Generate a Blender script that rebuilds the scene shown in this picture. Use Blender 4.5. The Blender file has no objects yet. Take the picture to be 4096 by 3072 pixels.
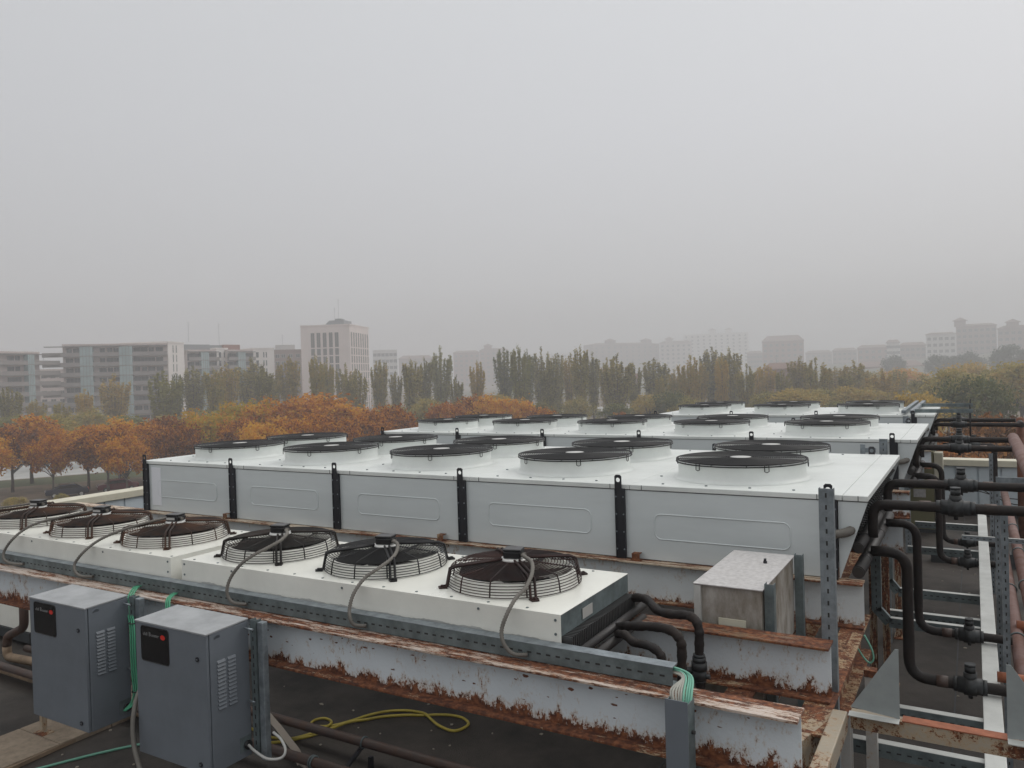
import bpy, math, random
import numpy as np
from mathutils import Vector, Matrix
random.seed(7)
rng = np.random.default_rng(7)
SC = bpy.context.scene
COL = SC.collection
R = math.radians
PI = math.pi

# ------------------------------------------------------------------ camera
# world: origin at the camera, X along the coolers, Y away across them, Z up (metres)
CAM = np.array([[0.86135377, -0.01878306, -0.50765823],
                [0.50714385, -0.02638797, 0.86145736],
                [-0.02957688, -0.9994753, -0.01320367]])      # columns: image right, image down, view
FPX = 3134.0
cam = bpy.data.cameras.new('camera')
cam.sensor_width = 36.0
cam.lens = 36.0 * FPX / 4096.0
cam.clip_start = 0.05
cam.clip_end = 5000
co = bpy.data.objects.new('camera', cam)
COL.objects.link(co)
mm = Matrix.Identity(4)
for i in range(3):
    mm[i][0] = CAM[i, 0]; mm[i][1] = -CAM[i, 1]; mm[i][2] = -CAM[i, 2]
co.matrix_world = mm
SC.camera = co

# ------------------------------------------------------------------ sky and sun
w = bpy.data.worlds.new('World'); SC.world = w; w.use_nodes = True
nt = w.node_tree; nt.nodes.clear()
out = nt.nodes.new('ShaderNodeOutputWorld'); bg = nt.nodes.new('ShaderNodeBackground')
sky = nt.nodes.new('ShaderNodeTexSky'); sky.sky_type = 'NISHITA'; sky.sun_disc = False
SUN_EL, SUN_AZ = 38.0, 35.0            # azimuth measured from +Y towards +X
sky.sun_elevation = R(SUN_EL); sky.sun_rotation = R(SUN_AZ)
sky.dust_density = 6.0; sky.air_density = 1.0
geo = nt.nodes.new('ShaderNodeNewGeometry')
dot = nt.nodes.new('ShaderNodeVectorMath'); dot.operation = 'DOT_PRODUCT'
dot.inputs[1].default_value = (0.62, 0.52, 0.59)     # brighter cloud towards the hidden sun
nt.links.new(geo.outputs['Incoming'], dot.inputs[0])
mr = nt.nodes.new('ShaderNodeMapRange')               # azimuth: brighter cloud towards the hidden sun
mr.inputs['From Min'].default_value = 0.3; mr.inputs['From Max'].default_value = -1.0   # Incoming points back at the viewer
mr.inputs['To Min'].default_value = 0.86; mr.inputs['To Max'].default_value = 1.14
nt.links.new(dot.outputs['Value'], mr.inputs['Value'])
sx = nt.nodes.new('ShaderNodeSeparateXYZ'); nt.links.new(geo.outputs['Incoming'], sx.inputs[0])
up = nt.nodes.new('ShaderNodeMath'); up.operation = 'MULTIPLY'; up.inputs[1].default_value = -1.0; nt.links.new(sx.outputs['Z'], up.inputs[0])
cr = nt.nodes.new('ShaderNodeValToRGB')               # overcast sky: the zenith is far brighter than the horizon
e = cr.color_ramp.elements
e[0].position = 0.0; e[0].color = (.42, .42, .43, 1)
e[1].position = 1.0; e[1].color = (1.45, 1.45, 1.42, 1)
for p_, c_ in ((.04, (.53,.53,.54,1)), (.11, (.65,.655,.67,1)), (.28, (.70,.71,.735,1)), (.48, (.72,.735,.755,1))):
    x_ = e.new(p_); x_.color = c_
nt.links.new(up.outputs[0], cr.inputs[0])
ml = nt.nodes.new('ShaderNodeVectorMath'); ml.operation = 'SCALE'; nt.links.new(cr.outputs[0], ml.inputs[0]); nt.links.new(mr.outputs[0], ml.inputs['Scale'])
m8 = nt.nodes.new('ShaderNodeVectorMath'); m8.operation = 'SCALE'; m8.inputs['Scale'].default_value = 1/.12; nt.links.new(ml.outputs[0], m8.inputs[0])
mx = nt.nodes.new('ShaderNodeMix'); mx.data_type = 'RGBA'
mx.inputs['Factor'].default_value = 0.94
nt.links.new(sky.outputs[0], mx.inputs['A']); nt.links.new(m8.outputs[0], mx.inputs['B'])
nt.links.new(mx.outputs['Result'], bg.inputs[0])
bg.inputs[1].default_value = 0.12
nt.links.new(bg.outputs[0], out.inputs[0])

sl = bpy.data.lights.new('sun', 'SUN'); sl.energy = 0.7; sl.angle = R(30); sl.color = (1, .97, .93)
so = bpy.data.objects.new('sun', sl); COL.objects.link(so)
sd = Vector((math.sin(R(SUN_AZ)) * math.cos(R(SUN_EL)), math.cos(R(SUN_AZ)) * math.cos(R(SUN_EL)), math.sin(R(SUN_EL))))
so.rotation_euler = sd.to_track_quat('Z', 'Y').to_euler()

SC.view_settings.view_transform = 'Standard'; SC.view_settings.look = 'None'
SC.view_settings.gamma = 1; SC.view_settings.exposure = 0.0
SC.cycles.use_denoising = True
SC.cycles.volume_bounces = 3
SC.cycles.max_bounces = 8
SC.cycles.caustics_reflective = False; SC.cycles.caustics_refractive = False

# ------------------------------------------------------------------ helpers
def ray(px, py):
    return CAM @ np.array([px - 2048.0, py - 1536.0, FPX])
def at(px, py, dist):
    "point seen at a pixel of the survey photo, at a horizontal distance"
    r = ray(px, py); r = r * (dist / math.hypot(r[0], r[1]))
    return Vector(r)
def atz(px, py, z):
    r = ray(px, py); return Vector(r * (z / r[2]))

class MB:
    "collects shapes into one mesh"
    def __init__(s): s.v = []; s.f = []; s.mi = []; s.sm = []
    def add(s, vs, fs, mi=0, sm=False):
        o = len(s.v); s.v += [tuple(p) for p in vs]
        for f in fs:
            s.f.append(tuple(i + o for i in f)); s.mi.append(mi); s.sm.append(sm)
        return s
    def box(s, x0, x1, y0, y1, z0, z1, mi=0):
        vs = [(x0,y0,z0),(x1,y0,z0),(x1,y1,z0),(x0,y1,z0),(x0,y0,z1),(x1,y0,z1),(x1,y1,z1),(x0,y1,z1)]
        return s.add(vs, [(0,3,2,1),(4,5,6,7),(0,1,5,4),(1,2,6,5),(2,3,7,6),(3,0,4,7)], mi)
    def prism(s, pts, d, mi=0, cap=True):
        "polygon pts (3-D) swept by vector d"
        n = len(pts); d = Vector(d); a = [Vector(p) for p in pts]
        vs = a + [p + d for p in a]
        fs = [(i, (i+1) % n, n + (i+1) % n, n + i) for i in range(n)]
        if cap: fs += [tuple(range(n))[::-1], tuple(range(n, 2*n))]
        return s.add(vs, fs, mi)
    def bar(s, p, q, wdt, hgt, mi=0, up=(0,0,1)):
        "rectangular bar from p to q"
        p = Vector(p); q = Vector(q); d = (q - p).normalized(); u = Vector(up)
        if abs(d.dot(u)) > .98: u = Vector((0,1,0))
        r = d.cross(u).normalized(); u = r.cross(d)
        r *= wdt/2; u *= hgt/2
        return s.prism([p-r-u, p+r-u, p+r+u, p-r+u], q-p, mi)
    def tube(s, pts, rad, n=8, mi=0, closed=False, ridge=0, cap=True):
        pts = [Vector(p) for p in pts]; m = len(pts)
        rads = rad if hasattr(rad, '__len__') else [rad]*m
        vs = []; fs = []; prev = None
        for i, p in enumerate(pts):
            if closed: t = pts[(i+1) % m] - pts[i-1]
            else: t = pts[min(i+1, m-1)] - pts[max(i-1, 0)]
            if t.length < 1e-9: t = Vector((0,0,1))
            t.normalize()
            if prev is None:
                a = Vector((0,0,1)) if abs(t.z) < .9 else Vector((1,0,0))
                u = t.cross(a).normalized()
            else:
                u = (prev - t * prev.dot(t))
                u = u.normalized() if u.length > 1e-6 else t.orthogonal().normalized()
            prev = u; v = t.cross(u)
            rr = rads[i]
            if ridge and i % 2: rr *= 1 - ridge
            for k in range(n):
                a = 2*PI*k/n; vs.append(p + (u*math.cos(a) + v*math.sin(a))*rr)
        rings = m if closed else m-1
        for i in range(rings):
            b0 = i*n; b1 = ((i+1) % m)*n
            for k in range(n): fs.append((b0+k, b0+(k+1) % n, b1+(k+1) % n, b1+k))
        s.add(vs, fs, mi, True)
        if cap and not closed:
            o = len(s.v) - len(vs)
            s.f.append(tuple(o + k for k in range(n))[::-1]); s.mi.append(mi); s.sm.append(False)
            o2 = o + (m-1)*n
            s.f.append(tuple(o2 + k for k in range(n))); s.mi.append(mi); s.sm.append(False)
        return s
    def cyl(s, p, q, r, n=16, mi=0, r2=None):
        return s.tube([p, q], [r, r if r2 is None else r2], n, mi)
    def ring(s, c, rad, r, n=48, k=4, mi=0):
        return s.tube([(c[0]+rad*math.cos(2*PI*i/n), c[1]+rad*math.sin(2*PI*i/n), c[2]) for i in range(n)], r, k, mi, True)
    def lathe(s, c, prof, n=48, mi=0, sm=True):
        vs = []; m = len(prof)
        for (r, z) in prof:
            for k in range(n):
                a = 2*PI*k/n; vs.append((c[0]+r*math.cos(a), c[1]+r*math.sin(a), c[2]+z))
        fs = [(i*n+k, i*n+(k+1) % n, (i+1)*n+(k+1) % n, (i+1)*n+k) for i in range(m-1) for k in range(n)]
        return s.add(vs, fs, mi, sm)
    def disc(s, c, r, n=32, mi=0):
        vs = [(c[0]+r*math.cos(2*PI*k/n), c[1]+r*math.sin(2*PI*k/n), c[2]) for k in range(n)]
        return s.add(vs, [tuple(range(n))], mi)
    def build(s, name, mats, parent=None, bevel=0.0):
        me = bpy.data.meshes.new(name); me.from_pydata(s.v, [], s.f)
        for m in (mats if isinstance(mats, (list, tuple)) else [mats]): me.materials.append(m)
        me.polygons.foreach_set('material_index', s.mi); me.polygons.foreach_set('use_smooth', s.sm)
        me.update()
        o = bpy.data.objects.new(name, me); COL.objects.link(o)
        if parent is not None: o.parent = parent
        if bevel:
            b = o.modifiers.new('bevel', 'BEVEL'); b.width = bevel; b.segments = 2; b.limit_method = 'ANGLE'; b.angle_limit = R(50)
            b.harden_normals = False
        return o

def tag(o, label, cat, group=None):
    o['label'] = label; o['category'] = cat
    if group: o['group'] = group
    return o
def thing(name, label, cat, loc=(0,0,0), rz=0, group=None):
    o = bpy.data.objects.new(name, None); COL.objects.link(o); o.empty_display_size = .2
    o.location = loc; o.rotation_euler = (0,0,rz); return tag(o, label, cat, group)
def struct(o): o['kind'] = 'structure'; return o
KIDS = {}
def copy_tree(o, parent=None):
    c = o.copy(); COL.objects.link(c)
    if parent is not None: c.parent = parent
    for ch in [x for x in KIDS.get(o.name, [])] or list(o.children): copy_tree(ch, c)
    return c
def smooth_path(pts, sub=6, closed=False):
    "Catmull-Rom through the points"
    P = [Vector(p) for p in pts]; n = len(P); res = []
    for i in range(n-1):
        a = P[max(i-1,0)]; b = P[i]; c = P[i+1]; d = P[min(i+2,n-1)]
        for k in range(sub):
            t = k/sub
            res.append(.5*((2*b) + (c-a)*t + (2*a-5*b+4*c-d)*t*t + (3*b-a-3*c+d)*t**3))
    res.append(P[-1]); return res
def bend_path(pts, r, seg=6):
    "straight runs joined by round elbows of radius r"
    P = [Vector(p) for p in pts]; res = [P[0]]
    for i in range(1, len(P)-1):
        a = (P[i-1]-P[i]).normalized(); b = (P[i+1]-P[i]).normalized()
        A = P[i] + a*r; B = P[i] + b*r
        for k in range(seg+1):
            t = k/seg; res.append(A*(1-t)**2 + P[i]*2*t*(1-t) + B*t*t)
    res.append(P[-1]); return res

# ------------------------------------------------------------------ materials
def mat(name, col, rough=.6, metal=0.0, spec=.5, var=0.0, scale=8.0, bump=0.0, bscale=60.0, dirt=None, stretch=None, obj=False, rvar=.15):
    m = bpy.data.materials.new(name); m.use_nodes = True; n = m.node_tree; b = n.nodes['Principled BSDF']
    b.inputs['Roughness'].default_value = rough; b.inputs['Metallic'].default_value = metal
    b.inputs['Specular IOR Level'].default_value = spec
    b.inputs['Base Color'].default_value = (*col, 1)
    tc = n.nodes.new('ShaderNodeTexCoord')
    src = tc.outputs['Object']
    if stretch:
        mp = n.nodes.new('ShaderNodeMapping'); mp.inputs['Scale'].default_value = stretch
        n.links.new(src, mp.inputs[0]); src = mp.outputs[0]
    if var or dirt:
        no = n.nodes.new('ShaderNodeTexNoise'); no.inputs['Scale'].default_value = scale; no.inputs['Detail'].default_value = 6
        no.inputs['Roughness'].default_value = .65
        n.links.new(src, no.inputs['Vector'])
        r = n.nodes.new('ShaderNodeValToRGB')
        lo = [max(0, c*(1-var)) for c in col]; hi = [min(1, c*(1+var)) for c in col]
        if dirt:
            lo = dirt
        r.color_ramp.elements[0].position = .32; r.color_ramp.elements[0].color = (*lo, 1)
        r.color_ramp.elements[1].position = .62; r.color_ramp.elements[1].color = (*hi, 1)
        n.links.new(no.outputs['Fac'], r.inputs[0]); n.links.new(r.outputs[0], b.inputs['Base Color'])
        rr = n.nodes.new('ShaderNodeMapRange'); rr.inputs['To Min'].default_value = min(1, rough+rvar); rr.inputs['To Max'].default_value = max(0.05, rough-.08)
        n.links.new(no.outputs['Fac'], rr.inputs[0]); n.links.new(rr.outputs[0], b.inputs['Roughness'])
    if bump:
        nb = n.nodes.new('ShaderNodeTexNoise'); nb.inputs['Scale'].default_value = bscale; nb.inputs['Detail'].default_value = 5
        n.links.new(src, nb.inputs['Vector'])
        bp = n.nodes.new('ShaderNodeBump'); bp.inputs['Strength'].default_value = bump; bp.inputs['Distance'].default_value = .01
        n.links.new(nb.outputs['Fac'], bp.inputs['Height']); n.links.new(bp.outputs[0], b.inputs['Normal'])
    return m

def rust_mat(name, paint, cover, vert=False, scale=5.0, band=None, dark=False, st=(1,1,1)):
    """peeling paint over rust. cover 0..1 = how much rust; band=(z_lo,z_hi,gain) adds rust near the bottom and top of a web"""
    m = bpy.data.materials.new(name); m.use_nodes = True; n = m.node_tree; L = n.links; b = n.nodes['Principled BSDF']
    tc = n.nodes.new('ShaderNodeTexCoord')
    mp = n.nodes.new('ShaderNodeMapping'); mp.inputs['Scale'].default_value = st; L.new(tc.outputs['Object'], mp.inputs[0])
    n1 = n.nodes.new('ShaderNodeTexNoise'); n1.inputs['Scale'].default_value = scale; n1.inputs['Detail'].default_value = 9; n1.inputs['Roughness'].default_value = .80
    L.new(mp.outputs[0], n1.inputs['Vector'])
    val = n1.outputs['Fac']
    # large scale patchiness
    n3 = n.nodes.new('ShaderNodeTexNoise'); n3.inputs['Scale'].default_value = scale*.22; n3.inputs['Detail'].default_value = 2
    L.new(mp.outputs[0], n3.inputs['Vector'])
    s0 = n.nodes.new('ShaderNodeMath'); s0.operation = 'MULTIPLY_ADD'; s0.inputs[1].default_value = .35; L.new(n3.outputs['Fac'], s0.inputs[0]); L.new(val, s0.inputs[2]); val = s0.outputs[0]
    if band:
        sp = n.nodes.new('ShaderNodeSeparateXYZ'); L.new(tc.outputs['Object'], sp.inputs[0])
        prev = val
        for (za, zb, g) in band:
            r = n.nodes.new('ShaderNodeMapRange'); r.inputs['From Min'].default_value = za; r.inputs['From Max'].default_value = zb
            r.inputs['To Min'].default_value = g; r.inputs['To Max'].default_value = 0.0
            L.new(sp.outputs['Z'], r.inputs['Value'])
            a = n.nodes.new('ShaderNodeMath'); a.operation = 'ADD'; L.new(prev, a.inputs[0]); L.new(r.outputs[0], a.inputs[1]); prev = a.outputs[0]
        val = prev
    th = .86 - cover*.38
    nq = n.nodes.new('ShaderNodeTexNoise'); nq.inputs['Scale'].default_value = 75; nq.inputs['Detail'].default_value = 4; nq.inputs['Roughness'].default_value = .8
    L.new(mp.outputs[0], nq.inputs['Vector'])
    qa = n.nodes.new('ShaderNodeMath'); qa.operation = 'MULTIPLY_ADD'; qa.inputs[1].default_value = .42; L.new(nq.outputs['Fac'], qa.inputs[0]); L.new(val, qa.inputs[2])
    qb = n.nodes.new('ShaderNodeMath'); qb.operation = 'SUBTRACT'; qb.inputs[1].default_value = .21; L.new(qa.outputs[0], qb.inputs[0]); val = qb.outputs[0]
    # halo of brown stain around the rust, then hard-edged rust
    halo = n.nodes.new('ShaderNodeMapRange'); halo.inputs['From Min'].default_value = th-.10; halo.inputs['From Max'].default_value = th+.02; L.new(val, halo.inputs['Value'])
    hard = n.nodes.new('ShaderNodeMapRange'); hard.inputs['From Min'].default_value = th; hard.inputs['From Max'].default_value = th+.025; L.new(val, hard.inputs['Value'])
    n2 = n.nodes.new('ShaderNodeTexNoise'); n2.inputs['Scale'].default_value = 38; n2.inputs['Detail'].default_value = 6; L.new(tc.outputs['Object'], n2.inputs['Vector'])
    rr = n.nodes.new('ShaderNodeValToRGB')
    e = rr.color_ramp.elements
    e[0].position = .34; e[0].color = (.055, .018, .010, 1) if not dark else (.015, .011, .01, 1)
    e[1].position = .66; e[1].color = (.23, .085, .036, 1)
    x = e.new(.5); x.color = (.125, .042, .018, 1)
    L.new(n2.outputs['Fac'], rr.inputs[0])
    # faint overall grime in the paint
    n4 = n.nodes.new('ShaderNodeTexNoise'); n4.inputs['Scale'].default_value = 2.3; n4.inputs['Detail'].default_value = 5; L.new(tc.outputs['Object'], n4.inputs['Vector'])
    pr = n.nodes.new('ShaderNodeValToRGB'); pr.color_ramp.elements[0].position = .3; pr.color_ramp.elements[0].color = (*[c*.87 for c in paint], 1)
    pr.color_ramp.elements[1].position = .6; pr.color_ramp.elements[1].color = (*paint, 1); L.new(n4.outputs['Fac'], pr.inputs[0])
    m1 = n.nodes.new('ShaderNodeMix'); m1.data_type = 'RGBA'; m1.inputs['B'].default_value = (.40, .25, .12, 1)
    hm = n.nodes.new('ShaderNodeMath'); hm.operation = 'MULTIPLY'; hm.inputs[1].default_value = .6; L.new(halo.outputs[0], hm.inputs[0])
    L.new(hm.outputs[0], m1.inputs['Factor']); L.new(pr.outputs[0], m1.inputs['A'])
    m2 = n.nodes.new('ShaderNodeMix'); m2.data_type = 'RGBA'; L.new(hard.outputs[0], m2.inputs['Factor']); L.new(m1.outputs['Result'], m2.inputs['A']); L.new(rr.outputs[0], m2.inputs['B'])
    L.new(m2.outputs['Result'], b.inputs['Base Color'])
    ro = n.nodes.new('ShaderNodeMapRange'); ro.inputs['To Min'].default_value = .42; ro.inputs['To Max'].default_value = .9; L.new(hard.outputs[0], ro.inputs['Value']); L.new(ro.outputs[0], b.inputs['Roughness'])
    bp = n.nodes.new('ShaderNodeBump'); bp.inputs['Strength'].default_value = .5; bp.inputs['Distance'].default_value = .004; L.new(n2.outputs['Fac'], bp.inputs['Height'])
    L.new(bp.outputs[0], b.inputs['Normal'])
    return m

def leaf_mat(name, cols, sc=.9, trans=.25):
    m = bpy.data.materials.new(name); m.use_nodes = True; n = m.node_tree; L = n.links; b = n.nodes['Principled BSDF']
    tc = n.nodes.new('ShaderNodeTexCoord'); oi = n.nodes.new('ShaderNodeObjectInfo')
    no = n.nodes.new('ShaderNodeTexNoise'); no.inputs['Scale'].default_value = sc; no.inputs['Detail'].default_value = 5; no.inputs['Roughness'].default_value = .8
    L.new(tc.outputs['Object'], no.inputs['Vector'])
    nf = n.nodes.new('ShaderNodeTexWhiteNoise'); sn = n.nodes.new('ShaderNodeVectorMath'); sn.operation = 'SNAP'; sn.inputs[1].default_value = (.32,.32,.32)
    L.new(tc.outputs['Object'], sn.inputs[0]); L.new(sn.outputs[0], nf.inputs['Vector'])
    av = n.nodes.new('ShaderNodeMath'); av.operation = 'MULTIPLY_ADD'; av.inputs[1].default_value = .30; L.new(nf.outputs['Value'], av.inputs[0])
    sh = n.nodes.new('ShaderNodeMath'); sh.operation = 'SUBTRACT'; sh.inputs[1].default_value = .15; L.new(no.outputs['Fac'], sh.inputs[0]); L.new(sh.outputs[0], av.inputs[2])
    ad = n.nodes.new('ShaderNodeMath'); ad.operation = 'MULTIPLY_ADD'; ad.inputs[1].default_value = .36; L.new(oi.outputs['Random'], ad.inputs[0]); L.new(av.outputs[0], ad.inputs[2])
    sb = n.nodes.new('ShaderNodeMath'); sb.operation = 'SUBTRACT'; sb.inputs[1].default_value = .18; L.new(ad.outputs[0], sb.inputs[0])
    r = n.nodes.new('ShaderNodeValToRGB'); L.new(sb.outputs[0], r.inputs[0])
    k = len(cols); e = r.color_ramp.elements
    e[0].position = .3; e[0].color = (*cols[0], 1); e[1].position = .7; e[1].color = (*cols[-1], 1)
    for i in range(1, k-1):
        x = e.new(.3 + .4*i/(k-1)); x.color = (*cols[i], 1)
    L.new(r.outputs[0], b.inputs['Base Color']); b.inputs['Roughness'].default_value = .7; b.inputs['Specular IOR Level'].default_value = .2
    if trans:
        t = n.nodes.new('ShaderNodeBsdfTranslucent'); L.new(r.outputs[0], t.inputs['Color'])
        ms = n.nodes.new('ShaderNodeMixShader'); ms.inputs[0].default_value = trans
        L.new(b.outputs[0], ms.inputs[1]); L.new(t.outputs[0], ms.inputs[2]); L.new(ms.outputs[0], n.nodes['Material Output'].inputs['Surface'])
    return m

M = {}
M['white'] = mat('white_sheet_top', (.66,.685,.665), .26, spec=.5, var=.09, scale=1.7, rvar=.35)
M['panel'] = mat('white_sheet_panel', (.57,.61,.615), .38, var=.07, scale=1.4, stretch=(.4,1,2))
M['cream'] = mat('cream_casing', (.79,.79,.73), .20, var=.05, scale=3)
M['seam'] = mat('seam', (.03,.03,.03), .8)
M['black'] = mat('black_steel', (.010,.011,.016), .35, var=.2, scale=20)
M['blackplastic'] = mat('black_plastic', (.012,.012,.013), .3)
M['guard'] = mat('guard_wire', (.010,.010,.011), .5, spec=.3)
M['blade'] = mat('fan_blade', (.008,.008,.008), .6, spec=.2)
M['guardrust'] = mat('guard_wire_rusty', (.020,.014,.012), .6, spec=.3, dirt=(.11,.045,.020), scale=3)
M['guardrust2'] = mat('guard_wire_red_rust', (.016,.009,.009), .6, spec=.3, dirt=(.045,.017,.013), scale=3)
M['guarddark'] = mat('guard_wire_dirty', (.012,.011,.010), .55, spec=.3, dirt=(.028,.016,.011), scale=4)
M['hub'] = mat('hub_aluminium', (.55,.55,.53), .35, .3)
M['galv'] = mat('galvanised', (.22,.25,.27), .42, .45, var=.28, scale=14)
M['galvdark'] = mat('galvanised_weathered', (.13,.16,.165), .5, .3, var=.3, scale=10)
M['galvlight'] = mat('galvanised_pale', (.50,.51,.49), .45, .2, var=.14, scale=3)
M['galvstain'] = mat('galvanised_stained', (.42,.40,.37), .6, .1, dirt=(.15,.125,.09), scale=7, stretch=(1,1,.45), bump=.2)
M['galvstain_top'] = mat('galvanised_white_rust', (.52,.505,.50), .6, .0, dirt=(.38,.365,.36), scale=34)
M['fins'] = mat('coil_fins', (.035,.035,.036), .5, .5)
M['fin_edge'] = mat('coil_edge', (.12,.12,.12), .4, .6)
M['foam'] = mat('insulated_pipe', (.009,.0075,.0075), .6, spec=.3, var=.5, scale=9, dirt=(.022,.015,.012), bump=.35, bscale=30)
M['pipegrey'] = mat('grey_wrapped_pipe', (.022,.021,.022), .45, spec=.4, var=.4, scale=8, dirt=(.038,.033,.030))
M['valve'] = mat('valve_body', (.026,.029,.031), .5, spec=.4, var=.4, scale=16, dirt=(.012,.011,.010))
M['rustpipe'] = mat('rust_brown_pipe', (.17,.10,.09), .7, dirt=(.12,.045,.025), scale=5, bump=.4)
M['rustdeep'] = mat('deep_rust', (.13,.05,.028), .75, var=.3, scale=9, bump=.3)
M['triplate'] = mat('grey_plate', (.27,.295,.295), .5, .1, var=.08, scale=8)
M['rustred'] = mat('rust_red_paint', (.26,.085,.04), .65, var=.3, scale=10, bump=.2)
M['darkpipe'] = mat('dark_iron_pipe', (.045,.032,.028), .55, var=.4, scale=7, dirt=(.09,.05,.035), bump=.3)
M['tanpipe'] = mat('tan_pipe', (.25,.18,.12), .7, var=.3, scale=6)
M['conduit'] = mat('grey_conduit', (.13,.12,.105), .6, var=.2, scale=6)
M['conduit_white'] = mat('white_conduit', (.45,.45,.43), .5)
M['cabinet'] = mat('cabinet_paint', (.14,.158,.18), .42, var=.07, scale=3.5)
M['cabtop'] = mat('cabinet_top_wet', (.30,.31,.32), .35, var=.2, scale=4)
M['window'] = mat('cabinet_window', (.006,.006,.007), .12)
M['green'] = mat('green_cable', (.07,.33,.19), .45)
M['greencable'] = mat('green_cable_pale', (.16,.40,.30), .45)
M['greycable'] = mat('grey_cable', (.34,.34,.30), .5)
M['yellow'] = mat('yellow_hose', (.38,.30,.045), .5, var=.15, scale=6)
M['red'] = mat('red_logo', (.6,.03,.02), .4)
M['logo'] = mat('logo_grey', (.25,.25,.25), .5)
M['wallpanel'] = mat('parapet_sheet', (.50,.56,.60), .5, var=.06, scale=1.5, stretch=(1,1,.3))
M['coping'] = mat('parapet_coping', (.58,.55,.44), .5, var=.08, scale=3)
M['curb'] = mat('black_membrane', (.03,.033,.036), .6, var=.3, scale=3)
M['roofing'] = mat('bitumen_roof', (.036,.029,.024), .62, rvar=.3, var=.45, scale=1.6, dirt=(.019,.016,.014), bump=.5, bscale=90)
M['paver'] = mat('concrete_paver', (.27,.215,.16), .9, var=.2, scale=12, bump=.6, bscale=120)
M['olive'] = mat('olive_cabinet', (.17,.16,.085), .6, var=.12, scale=3)
M['strap'] = mat('fabric_strap', (.30,.26,.22), .8)
M['rustweb'] = rust_mat('beam_web', (.64,.695,.73), .10, scale=19, band=[(.0,.10,.30),(.285,.235,.20)], st=(1,1,.55))
M['rustwebclean'] = rust_mat('beam_web_clean', (.66,.70,.71), .06, scale=19, band=[(.0,.07,.24),(.285,.25,.14)], st=(.8,1,.5))
M['rustflange'] = rust_mat('beam_flange', (.58,.50,.40), .50, scale=9, st=(.35,3,3))
M['rustflange2'] = rust_mat('beam_flange_pink', (.60,.53,.49), .54, scale=9, st=(.35,3,3))
M['rustlow'] = rust_mat('beam_bottom_flange', (.50,.40,.28), .86, scale=8, st=(.5,2,2))
M['rustdark'] = rust_mat('beam_flange_dark', (.045,.04,.04), .55, scale=6, st=(.35,3,3))
M['rustheavy'] = rust_mat('heavy_rust', (.34,.26,.17), .60, scale=8)
M['rustcol'] = rust_mat('column_rust', (.40,.33,.25), .62, scale=9, st=(1,1,.3))
M['rusttube'] = rust_mat('tube_rust', (.36,.31,.24), .40, scale=8)
M['rustpost'] = rust_mat('post_rust', (.42,.41,.39), .22, scale=6)

# ------------------------------------------------------------------ roof and its surroundings
RZ = -3.0
GZ = -12.5
mb = MB(); mb.box(-13.55, 22, -9, 17.75, GZ-.3, RZ); struct(mb.build('roof', M['roofing']))
# loose grit and scraps on the roof
mb = MB()
for i in range(420):
    x = random.uniform(-7, 1.5); y = random.uniform(2.5, 13)
    s_ = random.uniform(.006, .018)
    a = random.uniform(0, PI)
    mb.prism([(x+s_*math.cos(a+t)*random.uniform(.6,1.3), y+s_*math.sin(a+t), RZ+.0005) for t in (0, 1.7, 3.3, 4.9)], (0,0,.006))
o = mb.build('roof_grit', mat('grit', (.30,.27,.22), .9)); o['kind'] = 'stuff'; o['label'] = 'pale grit and leaf scraps scattered on the dark roof'
# roofing sheet laps
mb = MB()
for x in (-11.2,-9.1,-6.9,-2.1,-.2,1.9,4.1): mb.box(x, x+.012, -8.9, 17.2, RZ, RZ+.003)
struct(mb.build('roof_seams', M['curb']))

def parapet(name, label, p, q, inward, panel_w=.38):
    "p,q: inner face ends at the coping top"
    t = thing(name, label, 'parapet wall', (p[0], p[1], RZ))
    P = Vector((0,0,0)); Q = Vector((q[0]-p[0], q[1]-p[1], 0)); d = Q.normalized(); nrm = Vector(inward)
    L = Q.length; H = p[2]-RZ
    mb = MB(); mb.prism([P - nrm*.03, Q - nrm*.03, Q - nrm*.30, P - nrm*.30], (0,0,H-.10)); mb.build('wall_core', M['wallpanel'], t)
    mb = MB(); k = 0; x = 0.0
    while x < L:      # ribbed sheet
        e = min(x+panel_w-.035, L)
        a = P + d*x; b = P + d*e
        mb.prism([a - nrm*.029, b - nrm*.029, b, a], (0,0,H-.13)); x += panel_w
    mb.build('sheet_cladding', M['wallpanel'], t)
    mb = MB(); x = 0.0
    while x < L:
        e = min(x+2.98, L); a = P + d*x; b = P + d*e
        mb.prism([a + nrm*.05, b + nrm*.05, b - nrm*.34, a - nrm*.34], (0,0,.12)); x += 3.0
    c = mb.build('coping', M['coping'], t, .006); c.location = (0,0,H-.12)
    mb = MB(); mb.prism([P + nrm*.03, Q + nrm*.03, Q + nrm*.002, P + nrm*.002], (0,0,.22)); mb.build('membrane_upstand', M['curb'], t)
    return t
parapet('parapet_wall', 'pale sheet-clad parapet with cream coping running back along the left roof edge', (-13.25, 1, -1.92), (-13.25, 17.4, -1.92), (1,0,0))
parapet('parapet_wall', 'pale ribbed parapet with cream coping behind the pipes on the right', (-13.25, 17.45, -1.92), (9.0, 17.45, -1.92), (0,-1,0))

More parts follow.
